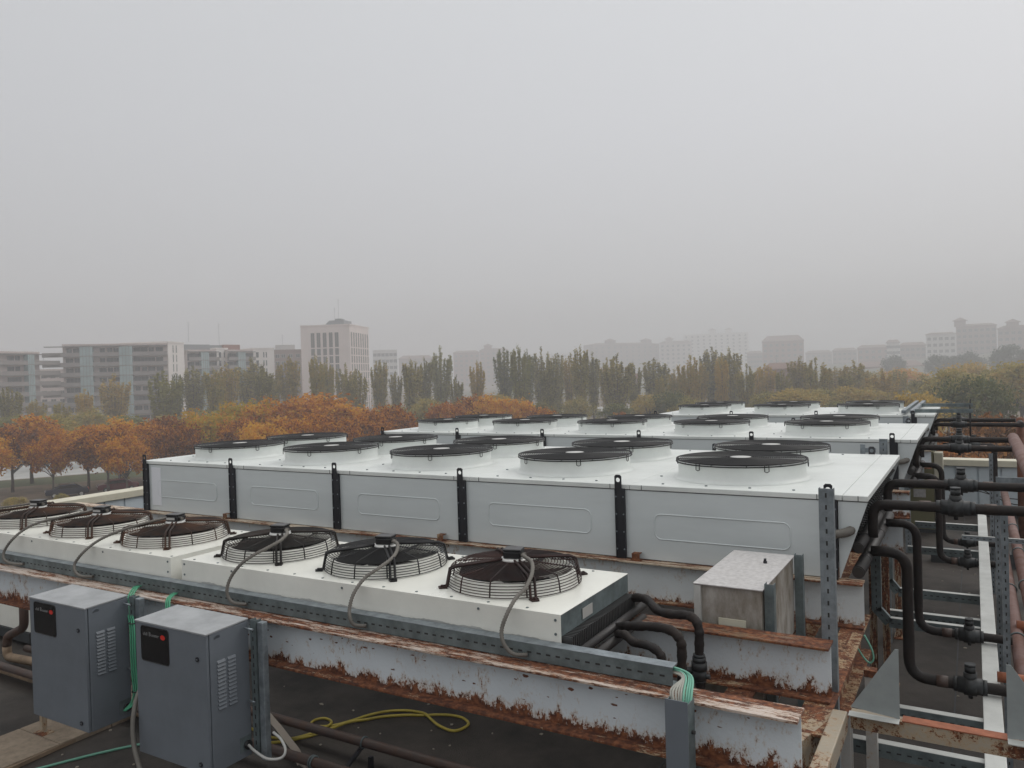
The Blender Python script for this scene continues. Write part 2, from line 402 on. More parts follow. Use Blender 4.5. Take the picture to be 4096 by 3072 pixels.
# ------------------------------------------------------------------ I-beams
def ibeam(label, x0, x1, y0, y1, zt, zb, mf='rustflange', mw='rustweb', mfb='rustlow', axis='x', stub=True):
    "y0..y1 flange width (front edge y0)"
    H = zt - zb; tf = .013; tw = .009
    t = thing('steel_beam', label, 'steel beam', (x0, y0, zb) if axis == 'x' else (x0, y0, zb), 0, 'rusty painted steel beams')
    if axis == 'x':
        L = x1-x0; W = y1-y0; c = W/2
        MB().box(0, L, c-tw/2, c+tw/2, tf, H-tf).build('web', M[mw], t)
        MB().box(0, L, 0, W, H-tf, H).build('flange', M[mf], t, .002)
        MB().box(0, L, 0, W, 0, tf).build('flange', M[mfb], t, .002)
    else:
        W = x1-x0; L = y1-y0; c = W/2
        MB().box(c-tw/2, c+tw/2, 0, L, tf, H-tf).build('web', M[mw], t)
        MB().box(0, W, 0, L, H-tf, H).build('flange', M[mf], t, .002)
        MB().box(0, W, 0, L, 0, tf).build('flange', M[mfb], t, .002)
    return t
ibeam('rusty white steel beam in front, under the perforated cable tray', -8.6, -.630, 3.225, 3.375, -1.419, -1.69, 'rustflange2')
ibeam('rusty beam with dark worn top flange between the stained metal box and the insulated pipes', -8.6, -.645, 4.105, 4.255, -1.412, -1.69, 'rustdark')
ibeam('rusty beam carrying the front edge of the nearest large cooler', -9.37, -.630, 5.35, 5.485, -1.40, -1.69, mw='rustwebclean')
ibeam('rust-topped beam under the back edge of the nearest large cooler', -9.3, -.56, 7.55, 7.69, -1.40, -1.69)
ibeam('rusty beam under the front of the second large cooler', -9.3, -.62, 9.38, 9.52, -1.40, -1.69)
ibeam('rusty beam under the back of the second large cooler', -9.3, -.60, 11.85, 11.99, -1.40, -1.69)
ibeam('rusty beam under the front of the third large cooler', -6, -.60, 13.88, 14.02, -1.40, -1.69)
ibeam('rusty beam under the back of the third large cooler', -6, -.60, 16.2, 16.34, -1.40, -1.69)
ibeam('flaking rusty cross beam under the beam ends, running away from the camera', -.765, -.625, 3.75, 5.72, -1.692, -1.94, 'rustheavy', 'rustheavy', 'rustheavy', 'y')
ibeam('red rusty cross beam glimpsed between the beams beside the stained box', -1.15, -1.01, 3.6, 16.4, -1.692, -1.94, 'rustheavy', 'rustheavy', 'rustheavy', 'y')
ibeam('rusty cross beam hidden in the shade under the left ends of the beams', -8.3, -8.16, 3.2, 12, -1.692, -1.94, 'rustheavy', 'rustheavy', 'rustheavy', 'y')
for (x, y, lb) in ((-.74, 4.75, 'rusty steel column under the cross beam, close behind the tall slotted post'),
                   (-.875, 7.90, 'rusty steel column under the rear beam of the nearest large cooler, left one'),
                   (-.765, 7.90, 'red rusty steel column under the rear beam of the nearest large cooler, right one'),
                   (-.78, 9.40, 'rusty steel column under the front beam of the second large cooler'),
                   (-8.28, 4.6, 'rusty steel column in the shade under the far left beam ends')):
    t = thing('steel_column', lb, 'steel column', (x, y, RZ), 0, 'rusty columns under the beams')
    mb = MB(); hh = 1.058 if y < 5 else 1.308; cw_ = .1 if y < 5 else .055; mb.box(0,cw_,0,.008,0,hh); mb.box(0,cw_,.092,.1,0,hh); mb.box(cw_*.46,cw_*.54,.008,.092,0,hh); mb.build('shaft', M['rustcol'] if y > 5 else M['rustpost'], t)
    MB().box(-.02,.12,-.05,.15,0,.012).build('base_plate', M['rustheavy'], t)
# diagonal gusset and bars
mb = MB(); mb.prism([(-.70, 5.0, -1.69), (-.70, 5.42, -1.69), (-.70, 5.05, -1.97)], (.012,0,0)); tag(mb.build('gusset_plate', M['rustheavy']), 'brown triangular stiffener plate under the nearest large cooler beam', 'gusset plate')
mb = MB(); mb.bar((-.80, 3.40, -1.76), (-.63, 4.05, -1.755), .07, .13); tag(mb.build('brace_bar', M['rusttube']), 'short streaky rusted brace bar right of the front beam end', 'brace')
mb = MB(); mb.box(-.617, -.549, 1.2, 4.0, -1.76, -1.66)
o = mb.build('square_tube', M['rusttube'], None, .006); tag(o, 'rust-stained square tube coming towards the camera at lower right', 'square tube')
# looped thin cable under beam 1
mb = MB(); mb.tube(smooth_path([(-.72,5.3,-1.70),(-.66,5.3,-1.79),(-.62,5.3,-1.85),(-.59,5.3,-1.87),(-.57,5.3,-1.84),(-.58,5.3,-1.78),(-.62,5.3,-1.70)]), .006, 6)
tag(mb.build('cable_loop', M['greencable']), 'thin pale green cable hanging in a loop under the beam end', 'cable')
# rusty clips standing on beam flange
for (x, lb) in ((-6.62, 'near the left cooler end'), (-3.92, 'left of the middle'), (-2.16, 'right of the fourth black post')):
    mb = MB(); mb.box(x-.03, x+.03, 5.375, 5.38, -1.399, -1.345); mb.box(x-.04, x+.04, 5.38, 5.43, -1.399, -1.392); mb.box(x-.03,x+.03,5.38,5.43,-1.35,-1.345)
    tag(mb.build('beam_clip', M['rustheavy']), 'small rusty clip on the cooler beam, '+lb, 'clip', 'rusty clips on the beam')

# ------------------------------------------------------------------ large dry coolers
FZ = .145          # ring height above casing top
def make_fan():
    "one large fan; local origin on the casing top at the fan axis"
    sh = MB().lathe((0,0,0), [(.515,.001),(.50,.004),(.486,.012),(.478,.028),(.476,.05),(.476,.126),(.481,.130),(.481,.134),(.468,.134),(.468,-.02)], 64).build('fan_shroud', M['white'])
    g = MB(); zt = FZ
    nr = 26
    for i in range(nr): g.ring((0,0,zt + .006*(1-i/nr)), .085 + i*(.478-.085)/(nr-1), .0030, 56, 4)
    g.ring((0,0,zt-.001), .489, .0052, 64, 6); g.ring((0,0,zt-.018), .491, .0048, 64, 6)
    for k in range(12):
        a = 2*PI*k/12 + .13; c, s_ = math.cos(a), math.sin(a)
        g.tube([(c*.08,s_*.08,zt+.003),(c*.485,s_*.485,zt-.004),(c*.491,s_*.491,zt-.018)], .003, 4)
    for k in range(6):
        a = 2*PI*k/6 + .42; c, s_ = math.cos(a), math.sin(a); tx, ty = -s_*.016, c*.016
        g.tube([(c*.49+tx,s_*.49+ty,zt),(c*.492+tx,s_*.492+ty,zt-.05),(c*.492+tx*.2,s_*.492+ty*.2,zt-.055),(c*.492-tx*.2,s_*.492-ty*.2,zt-.055),(c*.492-tx,s_*.492-ty,zt-.05),(c*.49-tx,s_*.49-ty,zt)], .0034, 5)
    gd = g.build('fan_guard', M['guard'], sh)
    MB().lathe((0,0,0), [(.0,zt+.008),(.078,zt+.008),(.082,zt+.002),(.082,zt-.004)], 24).build('hub_cap', M['hub'], sh)
    b = MB()
    for k in range(7):
        a0 = 2*PI*k/7
        pts = []
        for j in range(7):
            r = .09 + j*.058; a = a0 + .10*j
            pts.append((r, a))
        for j in range(6):
            (r0,a_),(r1,a1) = pts[j], pts[j+1]; wd = .42
            v = [(r0*math.cos(a_),r0*math.sin(a_),.105),(r1*math.cos(a1),r1*math.sin(a1),.105),(r1*math.cos(a1+wd),r1*math.sin(a1+wd),.05),(r0*math.cos(a_+wd),r0*math.sin(a_+wd),.05)]
            b.add(v, [(0,1,2,3)])
    b.cyl((0,0,-.02),(0,0,zt-.006), .085, 20); b.disc((0,0,-.015), .47, 40)  # motor, plus a black disc standing in for the shaded shroud interior
    b.build('impeller', M['blade'], sh)
    return sh
FAN = make_fan()
POSTS = [-7.963, -6.55, -5.129, -3.716, -2.289, -.818]
FANX = [-7.25, -5.84, -4.42, -3.00, -1.57]
FAN_USED = [False]
def place_fan(parent, x, y, z, rot):
    f = FAN if not FAN_USED[0] else copy_tree(FAN)
    FAN_USED[0] = True
    f.parent = parent; f.location = (x, y, z); f.rotation_euler = (0,0,rot); return f
def rounded_rect(x0, x1, z0, z1, r, y, n=6):
    pts = []
    for (cx, cz, a0) in ((x1-r, z1-r, 0), (x0+r, z1-r, 90), (x0+r, z0+r, 180), (x1-r, z0+r, 270)):
        for k in range(n+1):
            a = R(a0 + 90*k/n); pts.append((cx + r*math.cos(a), y, cz + r*math.sin(a)))
    return pts
def cooler(label, yf, posts, fanx, xl, xr, depth=2.53, full=True, sticker=False):
    zt = -.85; zb = -1.396; yb = yf+depth
    t = thing('dry_cooler', label, 'dry cooler', (0, yf, 0), 0, 'large white dry coolers')
    D = depth
    # top deck with lip, one plate per bay
    edges = [xl] + [ (p) for p in posts[1:-1]] + [posts[-1]]
    cuts = [xl]
    for p in posts[1:]: cuts += [p+.07]
    for a, b in zip(cuts[:-1], cuts[1:]):
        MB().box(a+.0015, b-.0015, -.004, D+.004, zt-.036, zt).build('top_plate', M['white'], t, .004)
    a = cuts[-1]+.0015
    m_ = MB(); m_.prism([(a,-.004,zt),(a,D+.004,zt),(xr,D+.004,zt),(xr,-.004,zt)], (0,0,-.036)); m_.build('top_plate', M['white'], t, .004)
    # lip joint ticks
    m_ = MB()
    for p in posts[1:]:
        for dx in (-.085, .165):
            if p+dx < xr-.03: m_.box(p+dx-.002, p+dx+.002, -.006, .01, zt-.034, zt-.001)
    m_.box(xl, xr, -.003, .0, zt-.040, zt-.036)
    m_.build('lip_joints', M['seam'], t)
    # deck bolts
    m_ = MB()
    for i, p in enumerate(posts[:-1]):
        q = posts[i+1]
        for fx in (.2,.42,.63,.83):
            m_.cyl((p+(q-p)*fx, .10, zt-.002), (p+(q-p)*fx, .10, zt+.006), .010, 8)
            m_.cyl((p+(q-p)*fx, D-.10, zt-.002), (p+(q-p)*fx, D-.10, zt+.006), .010, 8)
        for yy in (.5,.95,1.5,2.1):
            m_.cyl((p+.14, yy, zt-.002), (p+.14, yy, zt+.006), .011, 8)
    m_.build('deck_bolts', M['galvdark'], t)
    # front and back panels
    for side in (0, 1):
        y = 0 if side == 0 else D; sg = 1 if side == 0 else -1
        for i in range(len(posts)-1):
            a = posts[i]+.034 if i else xl+.03; b = posts[i+1]-.034
            m_ = MB(); m_.box(a, b, y, y+sg*.015, zb+.002, zt-.040) if side == 0 else m_.box(a, b, y-.015, y, zb+.002, zt-.040)
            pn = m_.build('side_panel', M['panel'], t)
            if side == 0:
                w_ = b-a; h_ = (zt-.04)-zb
                rr = rounded_rect(a+w_*.16, b-w_*.16, zb+h_*.31, zb+h_*.67, .05, -.0005)
                MB().tube(rr, .0045, 6, 0, True).build('pressed_rib', M['panel'], pn)
        p = posts[-1]
        m_ = MB(); m_.prism([(p+.043, y, zt-.04), (xr-.002, y, zt-.04), (xr-.175, y, zb+.002), (p+.043, y, zb+.002)], (0, sg*.015, 0)); m_.build('end_panel', M['panel'], t)
        # black posts with lifting eyes
        for i, p in enumerate(posts):
            m_ = MB(); hw = .036
            yo = -.022 if side == 0 else D; 
            m_.box(p-hw, p+hw, yo, yo+.022, zb-.004, zt-.03)
            m_.box(p-hw-.004, p-hw+.004, yo-.006, yo, zb, zt-.03); m_.box(p+hw-.004, p+hw+.004, yo-.006, yo, zb, zt-.03)
            # eye plate with round hole
            cx, cz, r_ = p-.013, zt+.034, .017; ew = .027; z0 = zt-.045; z1 = zt+.072
            n_ = 16; ring = [(cx+r_*math.cos(2*PI*k/n_), cz+r_*math.sin(2*PI*k/n_)) for k in range(n_)]
            outer = []
            for k in range(n_):
                c_, s_ = math.cos(2*PI*k/n_), math.sin(2*PI*k/n_)
                f_ = min(ew/max(abs(c_),1e-6), ((z1-cz) if s_ > 0 else (cz-z0))/max(abs(s_),1e-6)); outer.append((cx+c_*f_, cz+s_*f_))
            outer = [(max(cx-ew,min(cx+ew,a_)), max(z0,min(z1,b_))) for a_, b_ in outer]
            ye = yo-.001; vs = [(a_,ye,b_) for a_,b_ in ring] + [(a_,ye,b_) for a_,b_ in outer] + [(a_,ye+.008,b_) for a_,b_ in ring] + [(a_,ye+.008,b_) for a_,b_ in outer]
            fs = []
            for k in range(n_):
                k2 = (k+1) % n_
                fs += [(k,k2,n_+k2,n_+k), (2*n_+k,3*n_+k,3*n_+k2,2*n_+k2), (k,2*n_+k,2*n_+k2,k2), (n_+k,n_+k2,3*n_+k2,3*n_+k)]
            m_.add(vs, fs)
            for (sx,sz) in ((ew,z1),(-ew,z1)): pass
            ps = m_.build('post', M['black'], t)
            if side == 0 and full:
                b_ = MB()
                for k in range(4):
                    z = zt-.09-k*.13
                    for dx in (-.029,.029): b_.cyl((p+dx, yo-.010, z), (p+dx, yo-.004, z), .006, 6)
                b_.build('rivets', M['galv'], ps)
    # black coil ends, tilted inside the right end, and the underside
    m_ = MB()
    m_.prism([(xr-.05,.03,zt-.05),(xr-.05,D-.03,zt-.05),(xr-.22,D-.03,zb+.01),(xr-.22,.03,zb+.01)], (-.03,0,0))
    for j in range(5):
        for i in range(26):
            y = .12 + i*.09
            if y > D-.1: break
            f_ = (j+.5)/5; x = (xr-.05)*(1-f_) + (xr-.22)*f_; z = (zt-.07)*(1-f_) + (zb+.05)*f_
            m_.tube([(x,y,z),(x+.025,y+.008,z-.004),(x+.03,y+.02,z-.01),(x+.025,y+.032,z-.016),(x,y+.04,z-.02)], .006, 5, 1)
    m_.build('coil', [M['fins'], M['valve']], t)
    MB().box(xl+.02, xr-.25, .03, D-.03, zb+.02, zt-.05).build('core', M['fins'], t)
    MB().box(xl, xl+.015, .016, D-.016, zb+.002, zt-.04).build('end_panel', M['panel'], t)
    if sticker: MB().box(-7.88, -7.72, -.004, -.001, zb+.06, zt-.07).build('protective_strip', mat('white_film', (.74,.76,.80), .3), t)
    k = 0
    for x in fanx:
        for y in (.69, 1.75):
            place_fan(t, x, y, zt, k*1.1 + .3); k += 1
    # headers: thick pipes lying along the end, with stubs
    for (z, y0, y1, rd, x) in ((-1.225, .17, 2.2, .036, xr-.085), (-1.36, .07, 2.25, .040, xr-.075)):
        hd = MB(); hd.cyl((x, y0, z), (x, y1, z), rd, 18); hd.cyl((x, y0-.006, z), (x, y0, z), rd*.8, 18)
        for yy in (y0+.35, y0+1.3): hd.cyl((x, yy, z), (x, yy+.015, z), rd*1.06, 18)
        hd.build('header_pipe', M['pipegrey'], t)
    cap = MB(); cap.tube(smooth_path([(xr-.105,.01,-1.075),(xr-.125,-.035,-1.082),(xr-.16,-.06,-1.09),(xr-.22,-.065,-1.10)], 8), .030, 12, 0, False, .12)
    cap.build('corrugated_spout', M['conduit'], t)
    return t
cooler('nearest large white dry cooler with ten round fans and black posts', 5.44, POSTS, FANX, -8.03, -.595, sticker=True)
cooler('second large white dry cooler, behind the nearest one', 9.57, [p*1.005 for p in POSTS[:-1]] + [-.774], FANX, -8.07, -.54, full=False)
cooler('third and farthest white dry cooler, seen just below the trees', 14.0, POSTS[2:-1] + [-.832], FANX[2:], -5.2, -.54, full=False)

# ------------------------------------------------------------------ pipes with valves at the right
def valve(mb, x, y, z, r, s=1.0, mi=1):
    n = 14
    mb.lathe_x = None
    for (a, b, q) in ((-.115,-.085,1.35),(-.085,.085,1.5),(.085,.115,1.35)):
        mb.cyl((x+a*s, y, z), (x+b*s, y, z), r*q, n, mi)
    mb.cyl((x-.045*s, y, z), (x+.045*s, y, z), r*1.78, 16, mi)
    mb.cyl((x, y, z+r*.8), (x, y, z+r*2.5), r*1.15, n, mi)
    mb.cyl((x, y, z+r*2.5), (x, y, z+r*3.6), r*.92, n, mi)
    mb.cyl((x, y, z+r*3.6), (x, y, z+r*4.05), r*1.02, 6, mi)
    mb.cyl((x, y, z-r*2.35), (x, y, z-r*1.5), r*.4, 8, mi)
def pipe_run(label, pts, r, elbow=.09, vx=None, vs=1.0, joints=(), m='foam', cat='pipe', group='dark insulated pipes'):
    t = thing('insulated_pipe', label, cat, pts[0], 0, group); o0 = Vector(pts[0])
    P = [Vector(p)-o0 for p in pts]
    pp = bend_path(P, elbow, 7) if len(P) > 2 else P
    # subdivide straight runs with slightly uneven lagging
    fine = []
    for a, b in zip(pp[:-1], pp[1:]):
        k = max(1, int((b-a).length/.07))
        for i in range(k): fine.append(a.lerp(b, i/k))
    fine.append(pp[-1])
    rr = [r*(1+random.uniform(-.035,.035)) for _ in fine]
    mb = MB(); mb.tube(fine, rr, 14); mb.build('pipe', M[m], t)
    mb = MB(); has = False
    for j in joints:
        p = Vector(j)-o0; mb.cyl(p-Vector((.035,0,0)), p+Vector((.035,0,0)), r*1.1, 14); has = True
    if has: mb.build('pipe_sleeve', M['darkpipe'], t)
    if vx:
        v = Vector(vx)-o0; mb = MB(); valve(mb, 0,0,0, r, vs); vo = mb.build('valve', [M['valve'],M['valve']], t); vo.location = v
    return t
G_ = 'dark insulated pipes with valves'
def unit_pipes(y0, xr, zu, txt, xend, low=True, zl=-2.17, xd=-.42):
    ys = (y0+.56, y0+1.66)
    for k, y in enumerate(ys):
        w_ = ('front', 'rear')[k]
        xe = -.10 + .0*k
        vx = {0: -.0199*y, 1: -.0143*y}[k] if txt == 'nearest' else (-.015*y)
        pipe_run(f'dark upper pipe with a bulky valve, {w_} one from the {txt} large cooler', [(xr-.03, y-.04, -1.215), (xr-.03, y-.02, zu), (xend, y, zu)], .034, .09,
                 (vx, y, zu), 1.0, [(-.30,y,zu),(.08,y,zu)], group=G_)
        if low:
            pipe_run(f'dark {w_} drop pipe curving down from the {txt} cooler header to a low valve', [(xr-.05, y-.02, -1.315), (xd, y, -1.315), (xd, y, zl), (.22, y, zl)], .036 if k == 0 else .033, .13,
                     (-.0095*y, y, zl), .85, [(-.22,y,zl)], group=G_)
unit_pipes(5.44, -.595, -.985, 'nearest', .40)
unit_pipes(9.57, -.56, -.985, 'second', .40, zl=-2.27, xd=-.37)
unit_pipes(14.0, -.56, -1.035, 'farthest', .625, low=False)
pipe_run('thin dark pipe with a small valve crossing to a dark riser before the far parapet', [(-.45, 14.3, -1.35), (.255, 14.3, -1.35), (.255, 14.3, -2.96)], .042, .06, (-.02,14.3,-1.35), .8, group=G_)
def plain_pipe(label, pts, r, m, elbow=.08, clamps=(), name='rusty_pipe', group=None, cat='pipe'):
    t = thing(name, label, cat, pts[0], 0, group); o0 = Vector(pts[0])
    P = [Vector(p)-o0 for p in pts]
    MB().tube(bend_path(P, elbow) if len(P) > 2 else P, r, 16).build('pipe', M[m], t)
    for c in clamps:
        c = Vector(c)-o0; d = (P[1]-P[0]).normalized(); a = d.orthogonal().normalized(); b = d.cross(a)
        MB().tube([c + (a*math.cos(q)+b*math.sin(q))*(r+.006) for q in [2*PI*i/16 for i in range(16)]], .007, 6, 0, True).build('clamp', M['galvdark'], t)
    return t
plain_pipe('thick pinkish brown manifold pipe high at the right edge, running towards the camera', [(.405,11.45,-.975),(.405,4.6,-.975)], .062, 'rustpipe')
plain_pipe('low rusty brown pipe with clamps running beside the slotted posts', [(.265,12,-2.25),(.265,3.2,-2.25)], .052, 'rustpipe', clamps=[(.265,y,-2.25) for y in (4.9,5.7,6.3,7.4,9)])
plain_pipe('second low rusty brown pipe, farther right than the clamped one', [(.40,16,-2.2),(.40,6.5,-2.2)], .055, 'rustpipe', clamps=[(.40,y,-2.2) for y in (9,10.5,12)])
plain_pipe('rust red riser pipe standing at the right end of the far parapet', [(.635,15.1,-.96),(.635,15.1,-3.0)], .055, 'rustdeep')
plain_pipe('short pipe joining the two farthest upper pipes at the right', [(.63,14.54,-1.035),(.63,15.68,-1.035)], .045, 'pipegrey')
plain_pipe('short rusty red pipe stub beside the pale rail', [(.10,6.25,-2.17),(.265,6.25,-2.17)], .035, 'rustred')
plain_pipe('short rusty red branch pipe joining the clamped low pipe', [(.265,7.6,-2.2),(.6,7.6,-2.2)], .05, 'rustred')

# pale rail along Y
t = thing('support_rail', 'long pale galvanised rail running away under the pipes at right', 'rail', (0,0,0))
MB().box(.012, .118, 2.2, 7.04, -2.28, -2.215).build('channel', M['galvlight'], t, .004)
MB().box(.012, .118, 7.05, 13.6, -2.28, -2.216).build('channel', M['galvlight'], t, .004)
for y in (4.4, 8.3, 11.8): MB().box(.04, .09, y, y+.05, RZ, -2.281).build('leg', M['rustpost'], t)

def slotted(mb, p, q, w_, h_, face, pitch=.05, mi=0, ms=1, both=False):
    "C-channel from p to q, w_ wide, h_ deep, open at the back; dark slots inlaid on the given face direction"
    p = Vector(p); q = Vector(q); d = (q-p).normalized(); f = Vector(face).normalized(); s_ = d.cross(f).normalized()
    tk = .003
    a = -s_*w_/2; b = s_*w_/2
    L = q-p
    mb.prism([p+a, p+b, p+b-f*tk, p+a-f*tk], L, mi)                    # web (face)
    mb.prism([p+a-f*tk, p+a+s_*tk-f*tk, p+a+s_*tk-f*h_, p+a-f*h_], L, mi)
    mb.prism([p+b-s_*tk-f*tk, p+b-f*tk, p+b-f*h_, p+b-s_*tk-f*h_], L, mi)
    n_ = int(L.length/pitch)
    for i in range(n_):
        c = p + d*(i+.5)*pitch + f*.0012
        e = d*.012; g_ = s_*.0045
        mb.add([c-e-g_, c+e-g_, c+e+g_, c-e+g_], [(0,1,2,3)], ms)
def strut_x(label, y, zt, x0, x1, rise=None, depth=.05):
    t = thing('slotted_strut', label, 'strut', (0,0,0), 0, 'galvanised cross struts')
    mb = MB(); slotted(mb, (x0,y-.028,zt-.042), (x1,y-.028,zt-.042), .082, .05, (0,-1,0), .055)
    mb.box(x0, x1, y-.0275, y+.03, zt, zt+.003, 2)
    mb.build('channel', [M['galvdark'], M['seam'], M['galvlight']], t)
    if rise:
        xa, za = rise
        mb = MB(); slotted(mb, (x0,y-.028,zt-.042), (xa,y-.028,zt+.07), .082, .05, (0,-1,0), .055)
        mb.build('diagonal', [M['galvdark'], M['seam']], t)
        mb = MB(); slotted(mb, (xa,y-.028,zt+.05), (xa,y-.028,za), .082, .05, (0,-1,0), .055)
        mb.build('upright', [M['galvdark'], M['seam']], t)
strut_x('nearest pale-topped slotted strut at the bottom right', 5.07, -2.252, -.72, .012)
strut_x('slotted strut just behind the first triangular plate', 5.65, -2.252, -.46, .012)
strut_x('slotted strut bent up at its left end, nearer of the bent pair', 7.80, -2.31, -.70, .012, (-.80, -1.7))
strut_x('straight slotted strut just behind the nearer bent strut', 8.12, -2.33, -.80, .012)
strut_x('slotted strut bent up at its left end, farther of the bent pair', 8.95, -2.33, -.71, .012, (-.80, -1.7))
strut_x('slotted strut low in front of the olive cabinet', 12.36, -2.252, -.75, .012)
strut_x('slotted strut crossing below the second cooler pipes', 10.9, -2.30, -.75, .012)
mb = MB(); slotted(mb, (-.145,9.9,-1.95), (.62,9.9,-1.955), .045, .03, (0,-1,0), .06); mb.box(-.145,.62,9.901,9.93,-1.927,-1.924,2)
tag(mb.build('slotted_strut', [M['galv'], M['seam'], M['galvlight']]), 'narrow slotted strut crossing over the pale rail', 'strut', 'galvanised cross struts')
# posts at right
for (y, zt, lb) in ((6.6,-1.10,'nearest slim galvanised post at the right, by the clamped rusty pipe'),(8.7,-1.24,'middle slim galvanised post at the right'),(11.7,-1.20,'farthest slim galvanised post, before the far parapet')):
    mb = MB(); slotted(mb, (.17,y,RZ), (.17,y,zt), .045, .03, (0,-1,0), .06); tag(mb.build('slim_post', [M['galv'], M['seam']]), lb, 'post', 'slim galvanised posts')
mb = MB(); slotted(mb, (.185,9.9,-1.305), (.75,9.9,-1.305), .07, .04, (0,-1,0), .06); tag(mb.build('bracket_bar', [M['galv'], M['galv']]), 'short galvanised bar reaching off the right edge of the frame', 'bar')
# white post behind first triangle
t = thing('white_post', 'short white rust-topped post behind the first triangular plate', 'post', (-.585, 4.97, 0))
MB().box(0,.06,0,.06,RZ,-1.84).build('shaft', M['rustpost'], t); MB().box(-.004,.064,-.004,.064,-1.84,-1.80).build('cap', M['rustheavy'], t)
# angle bar with red paint, triangular plates
ya = 4.06
t = thing('angle_bar', 'white angle bar with a red primer stretch, crossing low at the right', 'angle bar', (-.545, ya, -1.69))
mb = MB(); mb.box(0, 1.9, 0, .006, -.075, 0); mb.box(0, 1.9, .006, .06, -.006, 0); mb.build('angle', M['rusttube'], t)
MB().box(.225, .645, -.003, .064, .0005, .006).build('red_stretch', M['rustred'], t); 
t = thing('triangular_plate', 'grey triangular bracket plate leaning left, on the white angle bar', 'bracket', (0,0,0), 0, 'triangular bracket plates')
mb = MB(); mb.prism([(-.545, ya+.012, -1.665), (-.33, ya+.012, -1.685), (-.33, ya+.012, -1.355), (-.345, ya+.012, -1.355)], (0,.004,0)); mb.build('plate', M['triplate'], t)
MB().box(-.55,-.33,ya-.045,ya+.012,-1.688,-1.685).build('foot_flange', M['galvlight'], t)
t = thing('triangular_plate', 'grey triangular bracket plate at the right edge of the frame', 'bracket', (0,0,0), 0, 'triangular bracket plates')
mb = MB(); mb.prism([(.10, ya+.012, -1.685), (.33, ya+.012, -1.665), (.118, ya+.012, -1.355), (.10, ya+.012, -1.355)], (0,.004,0)); mb.build('plate', M['triplate'], t)
MB().box(.10,.335,ya-.045,ya+.012,-1.688,-1.684).build('foot_flange', M['galvlight'], t)

# tall slotted post between beams
mb = MB(); slotted(mb, (-.668,4.285,RZ), (-.668,4.285,-.64), .072, .045, (0,-1,0), .062)
o = mb.build('slotted_post', [M['galv'], M['seam']]); tag(o, 'tall slotted galvanised post in front of the nearest large cooler', 'post')
mb = MB(); slotted(mb, (-.845,9.2,RZ), (-.845,9.2,-.814), .08, .05, (0,-1,0), .06)
tag(mb.build('slotted_post', [M['galv'], M['seam']]), 'short slotted post standing before the second large cooler', 'post')
mb = MB(); slotted(mb, (-.931,13.7,RZ), (-.931,13.7,-.85), .08, .05, (0,-1,0), .06)
tag(mb.build('slotted_post', [M['galv'], M['seam']]), 'short slotted post standing before the third cooler', 'post')
mb = MB(); mb.box(-.968,-.925,8.30,8.34,-1.39,-.79); mb.box(-.925,-.83,8.31,8.34,-.87,-.825)
tag(mb.build('bracket_post', M['galv']), 'grey bracket post peeking up behind the nearest large cooler', 'post')
# frame of struts on the third cooler
t = thing('strut_frame', 'galvanised strut frame lying over the end of the farthest cooler', 'frame', (0,0,0))
for xx in (-.98, -.86): MB().bar((xx,14.0,-.80),(xx,17.6,-.80),.06,.05).build('rail', M['galv'], t)
for yy in (14.3, 16.2):
    MB().bar((-.86,yy,-.80),(-.02,yy,-.80),.05,.06).build('arm', M['galvdark'], t)
    MB().cyl((-.06,yy,-.70),(-.06,yy,-1.2),.012,8).build('hanger_rod', M['seam'], t)
# olive cabinet
t = thing('utility_cabinet', 'olive metal cabinet with a pale side standing by the far parapet', 'cabinet', (-1.05,15.45,RZ))
MB().box(0,.42,0,.4,.06,1.42).build('body', M['olive'], t, .01); MB().box(-.01,.44,-.01,.41,0,.06).build('plinth', M['curb'], t)
MB().box(.02,.40,-.012,0,.1,1.38).build('door', M['olive'], t, .004)
MB().box(.10,.29,-.02,-.0125,.62,.76).build('name_plate', M['galvstain_top'], t)
mb = MB()
for k in range(7): mb.box(.12,.27,-.02,-.0125,1.1+k*.03,1.115+k*.03)
mb.build('vent_grille', M['galvlight'], t)
MB().box(.43,.56,0,.35,0,1.40).build('side_duct', M['coping'], t)
# black membrane curb
mb = MB(); mb.box(-.6,.9,13.2,13.4,RZ,RZ+.2); tag(mb.build('roof_curb', M['curb']), 'low black membrane curb across the roof before the far parapet', 'curb')
mb = MB(); mb.box(-.35,1.2,9.7,9.86,RZ,RZ+.12); tag(mb.build('roof_curb', M['curb']), 'short black curb on the roof near the lower bent pipes', 'curb')
# cables along the far parapet
mb = MB()
for k,(z0,z1) in enumerate(((-2.32,-2.42),(-2.38,-2.70),(-2.45,-2.60))):
    mb.tube(smooth_path([(-.3,17.3,z0),(0.0,17.25,z0-.03),(.3,17.2,(z0+z1)/2-.03),(.6,17.2,z1),(1.2,17.2,z1-.02)],5), .010, 6)
tag(mb.build('wall_cables', M['seam']), 'dark cables sagging along the far parapet behind the pipes', 'cables')

